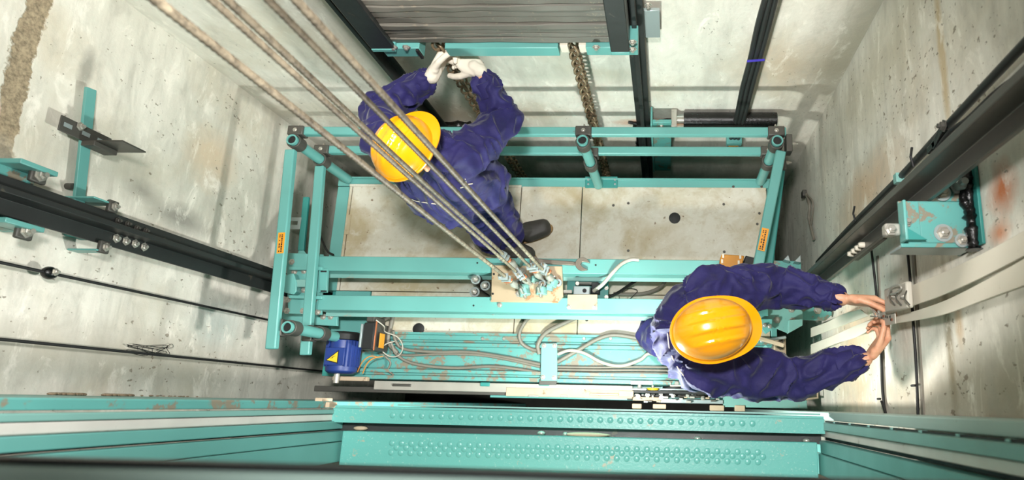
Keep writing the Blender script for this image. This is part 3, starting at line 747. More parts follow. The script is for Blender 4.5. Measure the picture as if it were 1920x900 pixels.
sticker(t, (1435.5,428), (1427,470), ZR-.015+.022, .034)

# upright bar, slotted plate and loose wire standing left of the roof, seen between the two side bars
t = thing('limit_switch_ramp', at_z(567,460,-.1), 'teal upright strip with a grey slotted plate beside the left railing', 'ramp')
A, B = at_z(575,370,.02), at_z(565,470,.02)
MB().bar(A, B, .035, .02, (0,0,1)).build('ramp_strip', M['teal_dark'], t, .003)
m = MB(); c = at_z(555,419,.03)
m.prism([(-.034,-.036),(.03,-.036),(.03,.036),(-.034,.036),(-.034,.014),(.012,.014),(.012,-.010),(-.034,-.010)], c, (1,0,0), (0,1,0), (0,0,.004)); m.build('slotted_plate', M['zinc'], t)
MB().prism([(-.03,-.03),(.04,-.03),(-.02,.035)], at_z(568,472,.02), (1,0,0), (0,1,0), (0,0,.004)).build('gusset_plate', M['teal'], t)
cable([(585,400,-.1),(596,430,-.05),(612,468,.02),(625,478,.05)], .006, 'rubber', 'loose black wire hanging left of the roof edge')

# ------------------------------------------------------------------ door operator along the front of the car
t = thing('door_operator', (at_z(1000,735,-.03).x, at_z(1000,735,0).y, -.08), 'long dusty door operator rail with belt and rollers along the car front', 'door operator')
def zbox(t, name, x0, y0, x1, y1, z0, z1, mat, bev=.003):
    a, b = at_z(x0, y1, z1), at_z(x1, y0, z1)
    return MB().box((a.x, a.y, z0), (b.x, b.y, z1)).build(name, M[mat], t, bev)
zbox(t, 'hanger_rail', 700, 723.5, 1186, 730.5, -.04, -.012, 'steel')
zbox(t, 'hanger_rail_lip', 588, 730.9, 960, 733.6, -.06, -.03, 'dark')
zbox(t, 'rail_cover', 948, 731, 1186, 742.5, -.06, -.01, 'tan')
for x0, y0, x1, y1, mt in ((900,717,918,724,'teal_dark'),(1010,716,1030,723,'teal_dark'),(990,741,1010,744,'steel'),(1050,741,1064,744,'steel'),(735,720,770,724,'dark'),(1105,738,1160,741,'rust')):
    zbox(t, 'rail_bracket', x0, y0, x1, y1, -.03, -.002, mt)
for px in (1062,1068,1074,1080,1086,1092,1098):
    zbox(t, 'adjuster', px, 724, px+3, 731, -.01, .0, 'zinc', .001)
# pulleys with axles along y (seen edge-on)
def ypul(px, py0, py1, z, r, mat, name='pulley'):
    a, b = at_z(px, py1, z+r), at_z(px, py0, z+r); 
    x = at_z(px, (py0+py1)/2, z+r).x
    MB().lathe([(0,0),(r*.92,0),(r,.08),(r,.25),(r*.86,.35),(r*.86,.65),(r,.75),(r,.92),(r*.92,1),(0,1)], (x, a.y, z), (0, b.y-a.y, 0), 32).build(name, M[mat], t)
ypul(1267, 724, 740, -.10, .075, 'rubber'); ypul(1300, 732, 746, -.11, .085, 'dark')
ypul(1224, 727, 736, -.05, .034, 'yellow', 'yellow_roller')
MB().cyl(at_z(1224,745,-.05), at_z(1224,722,-.05), .008).build('axle', M['bolt'], t)
zbox(t, 'tension_arm', 1182, 714, 1225, 721, -.03, .0, 'zinc'); ypul(1199, 718, 727, -.02, .012, 'steel', 'spacer')
zbox(t, 'tension_arm', 1175, 728, 1212, 733, -.05, -.02, 'steel'); zbox(t, 'tension_arm', 1238, 729, 1290, 732, -.06, -.03, 'zinc')
zbox(t, 'belt', 1186, 734, 1330, 737, -.03, -.012, 'rubber'); zbox(t, 'belt', 1190, 741, 1345, 744, -.09, -.07, 'rubber')
zbox(t, 'hanger_plate', 1186, 745, 1240, 751, -.08, -.04, 'tan'); zbox(t, 'hanger_plate', 1235, 750, 1356, 755, -.10, -.05, 'zinc')
zbox(t, 'hanger_plate', 1160, 733, 1188, 744, -.05, -.005, 'tan')
random.seed(11)
for k in range(26):
    x = 1176 + k*6.6 + random.uniform(-2,2); y = random.uniform(737, 754); s_ = random.uniform(2.5,6)
    zbox(t, 'latch_piece', x, y, x+s_*1.6, y+s_*.6, -.07, -.03+random.uniform(0,.02), random.choice(['steel','tan','zinc','dark','rubber','white']), .001)
for x in (1196,1214,1240,1262,1290,1318,1340):
    MB().hexbolt(at_z(x, 742+random.uniform(-4,6), -.03), (0,0,1), .009, .012).build('bolt', M['bolt'], t)
for x0, y0, x1, y1 in ((1185,757,1203,766),(1224,758,1249,766),(1331,760,1358,770),(1378,760,1397,771)):
    zbox(t, 'door_stop', x0, y0, x1, y1, -.09, -.05, 'tan', .004)
MB().tube([at_z(1257,717,0), at_z(1257,723,0), at_z(1283,723,0), at_z(1283,717,0)], .005, 8).build('wire_hook', M['white'], t)
MB().lathe([(0,0),(.011,0),(.011,1),(0,1)], at_z(1269,719,-.01), (0,0,.01), 12).build('wheel_nut', M['bolt'], t)
# apron at right under the second worker, with a small tan frame
t = thing('toe_guard', at_z(1430,757,-.07), 'plain teal apron strip sticking out below the second worker\'s sleeve', 'apron')
zbox(t, 'apron_sheet', 1356, 746, 1513, 763, -.075, -.06, 'teal_pale')
MB().tube([at_z(1508,749,-.05), at_z(1533,746,-.05), at_z(1533,724,-.05), at_z(1520,724,-.05)], .006, 8).build('edge_frame', M['tan'], t)
# mechanism at right of the second worker's chest
t = thing('safety_gear_link', at_z(1450,640,.1), 'dusty linkage with bent arms at the right edge of the car', 'linkage')
MB().bar(at_z(1420,633,.16), at_z(1470,648,.16), .022, .02).build('link_arm', M['tan'], t, .004)
MB().bar(at_z(1425,640,.14), at_z(1474,632,.14), .016, .014).build('link_arm', M['zinc'], t, .004)
a, b = at_z(1452,672,.06), at_z(1474,634,.06)
MB().box((a.x,a.y,.002), (b.x,b.y,.05)).build('linkage_base', M['tan'], t, .004)
for py in (640,652,664): MB().cyl(at_z(1464,py,.055), at_z(1464,py,.055)+V((0,0,.02)), .012, hole=.006, seg=16).build('spring', M['dark'], t)
MB().bar(at_z(1444,664,.08), at_z(1452,640,.12), .010, .01).build('pull_rod', M['steel'], t, .002)

# ------------------------------------------------------------------ guide rails
def tee(name, x, y, side, flange, blade, z0, z1, lab, mat='rail', tf=.012, tb=.02):
    """T rail: flange flat on the wall side, blade pointing into the shaft. side +1: blade towards +x, -1: towards -x, 0: blade towards -y"""
    f, b = flange/2, blade
    if side: P = [(0,-f),(tf*side,-f),(tf*side,-tb/2),((b)*side,-tb/2),((b)*side,tb/2),(tf*side,tb/2),(tf*side,f),(0,f)]
    else:    P = [(-f,0),(f,0),(f,-tf),(tb/2,-tf),(tb/2,-b),(-tb/2,-b),(-tb/2,-tf),(-f,-tf)]
    o = MB().prism(P, (x,y,z0), (1,0,0), (0,1,0), (0,0,z1-z0)).build(name, M[mat], bevel=.002)
    return tag(o, lab, 'guide rail', 'steel guide rails')
rl = thing('guide_rail', (XL+.09, .625, ZP), 'black steel guide rail running down the left wall', 'guide rail', 'steel guide rails')
def tee_part(t, x, y, side, flange, blade, z0, z1, mat, tf=.012, tb=.02):
    f, b = flange/2, blade
    P = [(0,-f),(tf*side,-f),(tf*side,-tb/2),(b*side,-tb/2),(b*side,tb/2),(tf*side,tb/2),(tf*side,f),(0,f)]
    return MB().prism(P, (x,y,z0), (1,0,0), (0,1,0), (0,0,z1-z0)).build('rail_profile', M[mat], t, .002)
tee_part(rl, XL+.09, .625, 1, .13, .085, ZP, ZT-.3, 'black')
zj = at_x(262,462,XL+.12).z
MB().box((XL+.072, .565, zj-.20), (XL+.0895, .685, zj+.20)).build('fishplate', M['black'], rl, .003)
for px, py in ((218,447),(236,452),(253,457),(270,463)):
    q = at_x(px, py, XL+.104); MB().hexbolt(q, (1,0,0), .013, .010).build('bolt', M['bolt'], rl)
for px, py in ((221,414),(239,420),(256,428),(273,433)):
    q = at_x(px, py, XL+.104); MB().hexbolt(q, (1,0,0), .010, .010).build('bolt', M['dark'], rl)
YR = .632
XF = .742
rr_ = thing('guide_rail', (XF, YR, ZP), 'wide worn steel guide rail running down the right wall', 'guide rail', 'steel guide rails')
tee_part(rr_, XF, YR, -1, .112, .072, ZP, ZT-.3, 'rail', tf=.014, tb=.022)
zj = at_x(1615,470,XF-.02).z
MB().box((XF+.0005, YR-.054, zj-.18), (XF+.02, YR+.054, zj+.18)).build('fishplate', M['dark'], rr_, .003)
for px, py in ((1600,481),(1607,476),(1614,470),(1621,465)):
    q = at_x(px, py, XF-.0145); q.y = YR-.038; MB().lathe([(0,0),(.011,0),(.011,.6),(.008,1),(0,1)], q, (-.022,0,0), 12).build('bolt', M['white'], rr_)
# counterweight rails on the back wall
def tee_back(px0, px1, py, y, lab, z0, z1):
    a, b = at_y(px0, py, y), at_y(px1, py, y); xc, f = (a.x+b.x)/2, (b.x-a.x)
    t = thing('counterweight_rail', (xc, y, z0), lab, 'guide rail', 'counterweight guide rails')
    P = [(-f/2,0),(f/2,0),(f/2,-.010),(.010,-.010),(.010,-.055),(-.010,-.055),(-.010,-.010),(-f/2,-.010)]
    MB().prism(P, (xc,y,z0), (1,0,0), (0,1,0), (0,0,z1-z0)).build('rail_profile', M['black'], t, .002)
    return t, xc, f
tr, xrr, fr = tee_back(1182, 1212, 120, 1.54, 'black counterweight guide rail right of the weights on the back wall', ZP, ZT-.3)
tl, xll, fl = tee_back(766, 796, 180, 1.54, 'black counterweight guide rail behind the raised arm of the first worker', ZP, ZT-.3)
# galvanised plate and screw on that rail
t = thing('bracket_plate', at_y(1222,60,1.56), 'small square galvanised plate beside the right counterweight rail', 'plate')
a, b = at_y(1209,67,1.57), at_y(1237,16,1.57)
MB().box((a.x,1.560,a.z), (b.x,1.575,b.z)).build('plate', M['zinc'], t, .002)
MB().hexbolt(at_y(1215,8,1.56), (0,-1,0), .010, .012).build('bolt', M['bolt'], t)
# teal anchor with black buffer tube on the back wall
t = thing('wall_anchor', at_y(1243,270,1.55)-V((0,0,.1)), 'teal bracket tied to a black tube low on the back wall', 'bracket')
a, b = at_y(1228,320,1.50), at_y(1259,230,1.50)
MB().box((a.x, 1.50, a.z), (b.x, 1.52, b.z)).build('bracket_web', M['teal_dirty'], t, .003)
MB().box((a.x-.012, 1.49, a.z), (a.x-.001, 1.595, b.z)).build('bracket_flange', M['teal'], t, .003)
q = at_y(1265,232,1.52)
MB().box((q.x-.02,1.49,q.z-.03),(q.x+.012,1.595,q.z+.03)).build('clip', M['steel'], t, .003)
q2 = at_y(1452,237,1.54)
MB().cyl((q.x+.013,1.54,q.z), (q.x+.05,1.54,q.z), .018).build('tube_neck', M['steel'], t)
MB().cyl((q.x+.05,1.545,q.z-.008), (q2.x,1.545,q.z-.008), .043, seg=24).build('black_tube', M['tar'], t)
bolts(t, [at_y(1234,284,1.499), at_y(1240,236,1.499)], (0,-1,0), .01)
# lumpy tar smears round the bracket
def smear(path, r, name, lab, seed):
    random.seed(seed); m = MB(); P = spline(path, 6)
    m.tube(P, r, 10, rad=[max(.004, r*(.55+.9*abs(noise.noise(V((i*.45, seed, 0)))))) for i in range(len(P))])
    return tag(m.build(name, M['tar'], sharp=70), lab, 'tar')
smear([at_y(1178,229,1.592), at_y(1210,233,1.59), at_y(1250,226,1.59), at_y(1330,228,1.59), at_y(1400,233,1.59), at_y(1450,232,1.59)], .016, 'tar_smear', 'black tar smear along the rusty line low on the back wall', 2)
smear([at_y(1190,236,1.59), at_y(1196,252,1.59), at_y(1198,275,1.59)], .022, 'tar_smear', 'black tar lump left of the right counterweight rail', 4)
smear([at_y(836,238,1.58), at_y(860,236,1.58), at_y(888,240,1.58)], .05, 'tar_smear', 'glossy black tar lump behind the first worker\'s shoulder', 6)

# ------------------------------------------------------------------ counterweight
YC = 1.40
cw = thing('counterweight', (-.72, YC+.07, 1.22), 'stack of dark cast iron weights in a black frame on the back wall', 'counterweight')
zb = at_y(900,82,YC+.018).z
x0, x1 = at_y(728,80,YC).x, at_y(1146,80,YC).x
z = zb; k = 0; random.seed(5)
while z < 2.35:
    h = random.choice([.032,.036,.040,.046]); dy = random.uniform(-.006,.006)
    m = MB(); n = 26; zz0, zz1 = z+.0015, z+h-.0015; F = YC+.018+dy
    m.box((x0, F, zz0), (x1, 1.52, zz1)); bmesh.ops.subdivide_edges(m.b, edges=[e for e in m.b.edges if abs(e.verts[0].co.x-e.verts[1].co.x) > .5], cuts=24)
    for v in m.b.verts:
        if v.co.y < 1.45: v.co.y += noise.noise(V((v.co.x*9, v.co.z*30, k)))*.005; v.co.z += noise.noise(V((v.co.x*5, k*3, v.co.z)))*.0012
    m.build('filler_weight', M['filler'], cw, .004); z += h; k += 1
for (pa, pb, bot, nm) in (((694,90),(738,90),92,'frame_upright'), ((1144,90),(1180,90),98,'frame_upright')):
    a, b = at_y(*pa, YC-.012), at_y(*pb, YC-.012)
    zb2 = at_y(pa[0], bot, YC-.012).z
    MB().prism([(a.x,YC-.012),(b.x,YC-.012),(b.x,YC+.002),(b.x if nm else a.x,YC+.002),(a.x,YC+.002)][:3]+[(b.x,YC+.010),(a.x,YC+.010)], (0,0,zb2), (1,0,0), (0,1,0), (0,0,2.5-zb2)).build(nm, M['black'], cw, .004)
    xo = a.x if pa[0] < 900 else b.x-.012
    MB().box((xo, YC+.0105, zb2), (xo+.012, 1.52, 2.5)).build('frame_side', M['black'], cw, .003)
    MB().box((a.x, YC-.014, zb2-.022), (b.x, YC+.03, zb2-.0005)).build('upright_foot', M['teal'], cw, .003)
MB().box((x0-.05, YC+.0, zb-.07), (at_y(785,90,YC).x, YC+.10, zb-.003)).build('bottom_beam', M['teal'], cw, .003)
MB().box((at_y(833,90,YC).x, YC+.0, zb-.07), (at_y(1046,90,YC).x, YC+.10, zb-.003)).build('bottom_beam', M['teal'], cw, .003)
MB().box((at_y(1098,90,YC).x, YC+.0, zb-.065), (at_y(1196,90,YC).x, YC+.10, zb-.003)).build('bottom_beam', M['teal'], cw, .003)
MB().box((x0-.03, YC+.105, zb-.06), (x1+.03, YC+.115, zb-.003)).build('rear_beam', M['teal_dark'], cw, .003)
bolts(cw, [at_y(x,88,YC-.001) for x in (738,762,1118)], (0,-1,0), .012)
bolts(cw, [at_y(1186,y,YC-.002) for y in (78,92)], (0,-1,0), .012)
MB().box((at_y(779,90,YC).x, YC-.012, zb-.068), (at_y(784,90,YC).x, YC-.001, zb-.004)).build('end_tab', M['rubber'], cw)
MB().box((at_y(1047,84,YC).x, YC+.01, zb-.06), (at_y(1062,84,YC).x, YC+.05, zb-.004)).build('chain_anchor', M['white'], cw, .002)
MB().box((at_y(1083,84,YC).x, YC+.01, zb-.06), (at_y(1097,84,YC).x, YC+.05, zb-.004)).build('chain_anchor', M['white'], cw, .002)
# compensation chains
def chain(px, py, z_end, lab, pitch=.034, wd=.026, r=.0062):
    top = at_y(px, py, YC+.05); m = MB(); z = top.z; k = 0
    while z > z_end:
        c = V((top.x, top.y, z)); a_ = k*PI/2 + PI/4
        u = V((math.cos(a_), math.sin(a_), 0)); P = []
        for j in range(14):
            q = 2*PI*j/14; P.append(c + u*math.cos(q)*wd + V((0,0,1))*(math.sin(q)*pitch*.78 + (.006 if math.sin(q)>0 else -.006)))
        m.tube(P, r, 7, closed=True); z -= pitch; k += 1
    o = m.build('compensation_chain', M['chain'], sharp=80)
    return tag(o, lab, 'chain', 'chains hanging under the counterweight')
chain(821, 82, -.9, 'rusty chain under the counterweight held in the first worker\'s gloves')
chain(1074, 84, -.9, 'rusty chain hanging free under the right side of the counterweight')
# flat black travelling cable
t = thing('travelling_cable', at_y(1380,240,1.52)-V((0,0,1)), 'flat black travelling cable with a violet tie on the back wall', 'cable')
a, b = at_y(1402,110,1.52), at_y(1429,110,1.52); zc0, zc1 = .02, 4.3; m = MB()
n = 90
for k in range(3):
    P = []
    for i in range(n+1):
        zz = zc0+(zc1-zc0)*i/n; x = a.x+(b.x-a.x)*(k+.5)/3+noise.noise(V((zz*2.2, k*4, 0)))*.006
        P.append(V((x, 1.52+noise.noise(V((zz*3, k*2, 3)))*.012, zz)))
    m.tube(P, (b.x-a.x)/5.2, 8)
m.build('cable_bundle', M['rubber'] if False else M['black'], t, sharp=80)
q = at_y(1415,112,1.50)
MB().bar(V((a.x-.006,1.496,q.z-.006)), V((b.x+.006,1.496,q.z+.006)), .008, .006).build('cable_tie', M['purple'], t)
q = at_y(1376,262,1.52)
MB().box((q.x-.045,1.49,q.z-.02),(q.x+.045,1.55,q.z+.02)).build('hanger_clamp', M['teal'], t, .003)
q = at_y(1375,283,1.5)
MB().box((q.x-.03,1.48,q.z-.03),(q.x+.03,1.53,q.z+.02)).build('hanger_base', M['box_yellow'], t, .003)

# ------------------------------------------------------------------ fittings on the left wall
t = thing('rail_bracket', at_x(25,380,XL+.01)-V((0,0,.1)), 'large teal rail bracket at the left edge, clamping the left guide rail', 'rail bracket')
zt, zb_ = at_x(0,330,XL+.05).z+.25, at_x(58,330,XL+.05).z
a, b = at_x(45,440,XL+.05), at_x(58,322,XL+.05)
MB().box((XL+.004, a.y, zb_), (XL+.07, b.y, zb_+.32)).build('bracket_base', M['teal_dirty'], t, .004)
MB().box((XL+.0705, b.y-.018, zb_-.0), (XL+.15, b.y, zb_+.14)).build('bracket_wing', M['teal'], t, .003)
MB().box((XL+.0705, a.y, zb_-.0), (XL+.15, a.y+.018, zb_+.14)).build('bracket_wing', M['teal'], t, .003)
for y in (.725, .525):
    MB().box((XL+.108, y-.03, zb_+.01), (XL+.125, y+.03, zb_+.07)).build('rail_clip', M['dark'], t, .006)
    MB().hexbolt((XL+.1255, y, zb_+.04), (1,0,0), .017, .016).build('bolt', M['bolt'], t)
t = thing('flat_bar', at_x(155,270,XL+.02)-V((0,0,.02)), 'flat teal bar on the left wall holding a slotted angle', 'wall bar')
A, B = at_x(168,166,XL+.03), at_x(145,382,XL+.03)
zc = (A.z+B.z)/2
MB().bar((XL+.034,A.y,A.z), (XL+.034,B.y,B.z), .045, .012, (1,0,0)).build('bar', M['teal'], t, .002)
for y in (A.y-.05, B.y+.06): MB().cyl((XL+.001,y,zc), (XL+.027,y,zc), .012).build('spacer', M['dark'], t)
ys = at_x(170,255,XL+.05)
t = thing('slotted_angle', (XL+.06, ys.y, ys.z-.05), 'dark slotted steel angle bolted across the flat teal bar on the left wall', 'angle bracket')
MB().box((XL+.0405, ys.y-.03, zc-.10), (XL+.046, ys.y+.03, zc+.13)).build('back_leg', M['dark'], t, .002)
MB().box((XL+.0465, ys.y-.030, zc-.10), (XL+.20, ys.y-.024, zc+.02)).build('shelf_leg', M['rail'], t, .001)
MB().box((XL+.0465, ys.y-.050, zc-.08), (XL+.10, ys.y-.0305, zc+.03)).build('front_leg', M['dark'], t, .002)
for dz in (-.07, .0, .08):
    MB().box((XL+.0463, ys.y-.008, zc+dz), (XL+.0475, ys.y+.008, zc+dz+.035)).build('slot', M['zinc'], t)
for dz in (-.06, -.02):
    MB().box((XL+.10, ys.y-.0238, zc+dz), (XL+.14, ys.y-.0225, zc+dz+.012)).build('slot', M['dark'], t)
MB().hexbolt((XL+.0478, ys.y+.018, zc+.05), (1,0,0), .012, .012).build('bolt', M['bolt'], t)
t = thing('rail_bracket', at_x(190,420,XL+.02)-V((0,0,.05)), 'small teal rail bracket with two clips, halfway down the left guide rail', 'rail bracket')
q = at_x(190,420,XL+.09)
MB().box((XL+.003, .575, q.z-.02), (XL+.07, .675, q.z+.06)).build('bracket_base', M['teal_dark'], t, .003)
MB().box((XL+.003, .715, q.z-.02), (XL+.12, .722, q.z+.09)).build('bracket_wing', M['teal'], t, .002)
MB().box((XL+.003, .525, q.z-.02), (XL+.12, .532, q.z+.03)).build('bracket_wing', M['teal'], t, .002)
for y in (.708, .545):
    MB().box((XL+.108, y-.024, q.z-.025), (XL+.125, y+.024, q.z+.02)).build('rail_clip', M['dark'], t, .005)
    MB().hexbolt((XL+.1255, y, q.z-.004), (1,0,0), .012, .012).build('bolt', M['bolt'], t)
# thin ropes along the left wall
for pa, lab in (((0,492),'thin black governor rope along the left wall with a round clamp'), ((0,636),'thin black rope along the left wall, lower of the two')):
    q = at_x(*pa, XL+.05)
    t = thing('governor_rope', (XL+.05, q.y, ZP+.01), lab, 'rope', 'thin ropes along the left wall')
    MB().tube([(XL+.05, q.y, ZP+.01), (XL+.05, q.y, 3.6)], .0058, 10).build('rope_line', M['rubber'], t, sharp=80)
    if pa[1] < 500:
        c = at_x(91,519,XL+.05)
        m = MB(); m.ball((XL+.05, q.y, c.z), (.024,.024,.028), 16); m.build('clamp_ball', M['tar'], t)
        m = MB(); m.hexbolt((XL+.072, q.y+.004, c.z), (1,0,0), .01, .01); m.build('bolt', M['bolt'], t)
    else:
        pass
# twig of loose wire on the wall
t = MB(); random.seed(9)
for k in range(5):
    c = at_x(278+random.uniform(-6,6), 655+random.uniform(-4,4), XL+.012)
    P = [c+V((.002*k, random.uniform(-.03,.03), random.uniform(-.14,.14))) for j in range(5)]
    t.tube(spline(P, 6), .0012, 5)
tag(t.build('wire_scrap', M['rubber']), 'tangle of thin wire lying along the lower rope on the left wall', 'wire', kind='stuff')

# ------------------------------------------------------------------ fittings on the right wall
ZBR = at_x(1822,410,XR-.01).z
t = thing('rail_bracket', (XR-.08, .55, ZBR-.12), 'big scratched teal rail bracket with bolts on the right wall', 'rail bracket')
a, b = at_z(1690,463,ZBR), at_z(1822,330,ZBR)
zbl = lambda px, py, dz=0: at_z(px, py, ZBR+dz)
YC_ = YR-.058
MB().box((a.x, a.y, ZBR-.008), (XR-.012, YC_, ZBR)).build('bracket_plate', M['teal_dirty'], t, .002)
MB().box((XF+.022, YC_+.0005, ZBR-.008), (XR-.012, YR+.09, ZBR)).build('bracket_plate', M['teal_dirty'], t, .002)
MB().box((a.x+.055, a.y+.012, ZBR+.0002), (XR-.02, YC_-.004, ZBR+.004)).build('top_plate', M['teal_dirty'], t, .001)
MB().box((a.x, a.y, ZBR-.10), (XR-.002, a.y+.008, ZBR-.0085)).build('bracket_wing', M['zinc'], t, .002)
MB().box((XR-.0115, a.y, ZBR-.11), (XR-.002, YR+.09, ZBR+.05)).build('wall_plate', M['teal_dark'], t, .002)
MB().box((a.x-.002, a.y+.01, ZBR+.0005), (a.x+.006, YC_-.01, ZBR+.045)).build('bracket_wing', M['teal'], t, .002)
MB().prism([(0,0),(.055,0),(0,.035)], (a.x+.0065, a.y+.014, ZBR+.0005), (1,0,0), (0,1,0), (0,0,.03)).build('bracket_rib', M['teal_dark'], t, .001)
for px, py, r in ((1768,437,.017),(1803,451,.013),(1766,362,.016)):
    q = zbl(px, py, .0045)
    MB().lathe([(0,0),(r*1.5,0),(r*1.5,1),(0,1)], q, (0,0,.003), 24).build('washer', M['zinc'], t)
    MB().hexbolt(q+V((0,0,.0035)), (0,0,1), r*.8, .012).build('bolt', M['bolt'], t)
q = zbl(1796,349,.0045)
MB().hexbolt(q, (0,0,1), .018, .03).build('bolt', M['zinc'], t)
MB().box((a.x-.045, a.y+.03, ZBR-.02), (a.x-.0025, a.y+.065, ZBR+.015)).build('rail_clip', M['steel'], t, .006)
MB().hexbolt((a.x-.03, a.y+.045, ZBR+.0155), (0,0,1), .012, .012).build('bolt', M['bolt'], t)
for x_, y_ in ((a.x+.018, a.y+.03), (a.x+.018, a.y+.07)): MB().hexbolt((x_, y_, ZBR+.0045), (0,0,1), .010, .012).build('bolt', M['bolt'], t)
P = [V((XR-.018, y_, ZBR+.014)) for y_ in (YR+.08, YR+.02, YR-.04, YR-.10, YR-.15, a.y-.01)]
smear(P, .024, 'tar_smear', 'black tar edge where the right wall bracket meets the rusty wall', 8)
P = [zbl(1792,338,.012), zbl(1808,352,.012), zbl(1806,372,.012), zbl(1816,392,.012)]
smear(P, .020, 'tar_smear', 'black tar blob beside the rear bolt of the right wall bracket', 12)
# black hose and cable left of the right guide rail
def wallcable(pts, x, r, mat, lab, name='cable', n=8, grp=None):
    P = spline([at_x(px,py,x) for px,py in pts], n)
    return tag(MB().tube(P, r, 8).build(name, M[mat], sharp=80), lab, 'cable', grp)
ya = at_x(1800,230,XR-.04).y
wallcable([(1940,62),(1780,232),(1690,330),(1600,420),(1533,492)], XR-.04, .0125, 'black', 'thick black hose running behind the right guide rail', 'hose')
wallcable([(1930,128),(1870,170),(1815,222),(1780,248),(1740,300),(1700,345),(1650,385),(1612,420),(1560,475)], XR-.055, .0065, 'rubber', 'thin wavy black cable beside the hose on the right wall')
t = thing('hose_bracket', at_x(1765,250,XR-.03)-V((0,0,.03)), 'small black bracket gripping the hose on the right wall', 'bracket')
MB().bar(at_x(1752,276,XR-.055), at_x(1772,236,XR-.055), .03, .016, (1,0,0)).build('bracket_arm', M['tar'], t, .003)
MB().bar(at_x(1742,284,XR-.055), at_x(1757,268,XR-.055), .022, .016, (1,0,0)).build('bracket_foot', M['tar'], t, .003)
MB().hexbolt(at_x(1770,236,XR-.064), (-1,0,0), .013, .012).build('bolt', M['dark'], t)
for i, (px, py, l) in enumerate(((1723,296,'upper'),(1612,402,'lower'))):
    q = at_x(px, py, XR-.04)
    tag(MB().tube([q+V((-.02,-.03,.0)), q+V((-.03,0,.01)), q+V((-.02,.035,.0))], .0045, 8).build('hose_clip', M['rubber']), l+' thin black clip across the hose on the right wall', 'clip', 'clips on the hose')
t = tag(MB().box(at_x(1681,341,XR-.06), at_x(1690,329,XR-.03)).build('cable_tag', M['teal_pale'], bevel=.002), 'small pale teal tag on the thin cable beside the right rail', 'tag')
# two pale flat belts coming down the right wall
def belt(ptsA, ptsB, x, th, lab, name='flat_belt'):
    m = MB(); A = spline([at_x(px,py,x) for px,py in ptsA], 8); B = spline([at_x(px,py,x) for px,py in ptsB], 8)
    n = min(len(A), len(B)); ra = []
    for i in range(n):
        a, b = A[i], B[i]
        ra.append(m.pts([a, b, b+V((th,0,0)), a+V((th,0,0))]))
    for r0, r1 in zip(ra, ra[1:]):
        for k in range(4): m.face([r0[k], r0[(k+1)%4], r1[(k+1)%4], r1[k]])
    m.face(ra[0][::-1]); m.face(ra[-1])
    return tag(m.build(name, M['white'], bevel=.001), lab, 'belt', 'flat pale belts on the right wall')
belt([(1960,410),(1840,476),(1760,514),(1697,540)], [(1960,458),(1840,520),(1760,556),(1708,574)], XR-.055, .006, 'wide pale flat belt above the worker\'s hands, upper one at the right edge')
belt([(1960,462),(1850,524),(1760,568),(1668,597)], [(1960,520),(1850,560),(1760,592),(1676,607)], XR-.055, .006, 'pale flat belt ending between the worker\'s two hands, lower one at the right edge')
belt([(1612,580),(1580,589),(1550,604),(1520,615)], [(1628,592),(1590,606),(1555,619),(1520,632)], XR-.08, .006, 'short pale belt running down from under the worker\'s upper hand')
belt([(1640,597),(1600,612),(1560,630),(1520,646)], [(1650,606),(1605,632),(1565,645),(1520,664)], XR-.08, .006, 'short pale belt running down between the worker\'s hands')
# horizontal black cables along the right wall
for pts, lab in (([(1634,470),(1640,520),(1648,600),(1652,660),(1655,740),(1665,796)],'black cable crossing the right wall behind the worker\'s hands'),
                 ([(1701,462),(1707,530),(1712,600),(1718,690),(1722,796)],'black cable crossing the right wall right of the worker\'s hands')):
    wallcable(pts, XR-.012, .0052, 'rubber', lab, grp='cables across the right wall')
wallcable([(1652,752),(1660,775),(1668,796)], XR-.02, .004, 'rubber', 'short black cable tail low on the right wall')
for px, py, l in ((1651,748,'left'),(1716,723,'right')):
    q = at_x(px, py, XR-.014)
    tag(MB().tube([q+V((-.006,0,-.018)), q+V((-.011,0,0)), q+V((-.006,0,.018))], .0042, 6).build('cable_clip', M['rubber']), 'small black cable clip low on the right wall, '+l+' one', 'clip', 'cable clips on the right wall')
# pale mounting strips of the wall
for pts, lab in (([(1645,480),(1660,600),(1662,795)],'thin grey batten on the right wall behind the worker\'s hands'), ([(1713,470),(1724,600),(1732,795)],'thin grey batten on the right wall beside the right black cable')):
    A, B = at_x(*pts[0], XR-.003), at_x(*pts[-1], XR-.003)
    tag(MB().bar(A, B, .020, .006, (1,0,0)).build('wall_batten', M['cable']), lab, 'batten', 'battens on the right wall')
# belt end fitting being tied, white tape roll with wire
t = thing('belt_clamp', at_x(1688,556,XR-.08)-V((0,0,.03)), 'white dirty clamp with wire loops at the end of the upper flat belt', 'clamp')
A, B = at_x(1664,565,XR-.085), at_x(1706,552,XR-.085)
MB().bar(A, B, .085, .022, (1,0,0)).build('clamp_body', M['cable_white'], t, .006)
for px in (1672, 1684, 1700):
    a, b = at_x(px, 545, XR-.1), at_x(px+6, 572, XR-.1)
    MB().tube(spline([a, (a+b)/2+V((-.012,0,0)), b], 5), .0022, 6).build('wire_loop', M['dark'], t)
MB().tube(spline([at_x(x,y,XR-.11) for x,y in ((1664,555),(1670,540),(1684,534),(1690,540),(1682,548),(1670,552))], 6), .003, 6).build('wire_loop', M['steel'], t)
bolts(t, [at_x(1676,556,XR-.098), at_x(1694,556,XR-.098)], (-1,0,0), .007, .006)
t = thing('cable_label', at_x(1662,596,XR-.09)-V((0,0,.03)), 'small printed white tag at the end of the lower flat belt', 'label')
A, B = at_x(1648,600,XR-.075), at_x(1679,593,XR-.075)
MB().bar(A, B, .05, .004, (1,0,0)).build('tag_plate', M['cable_white'], t, .001)
random.seed(4)
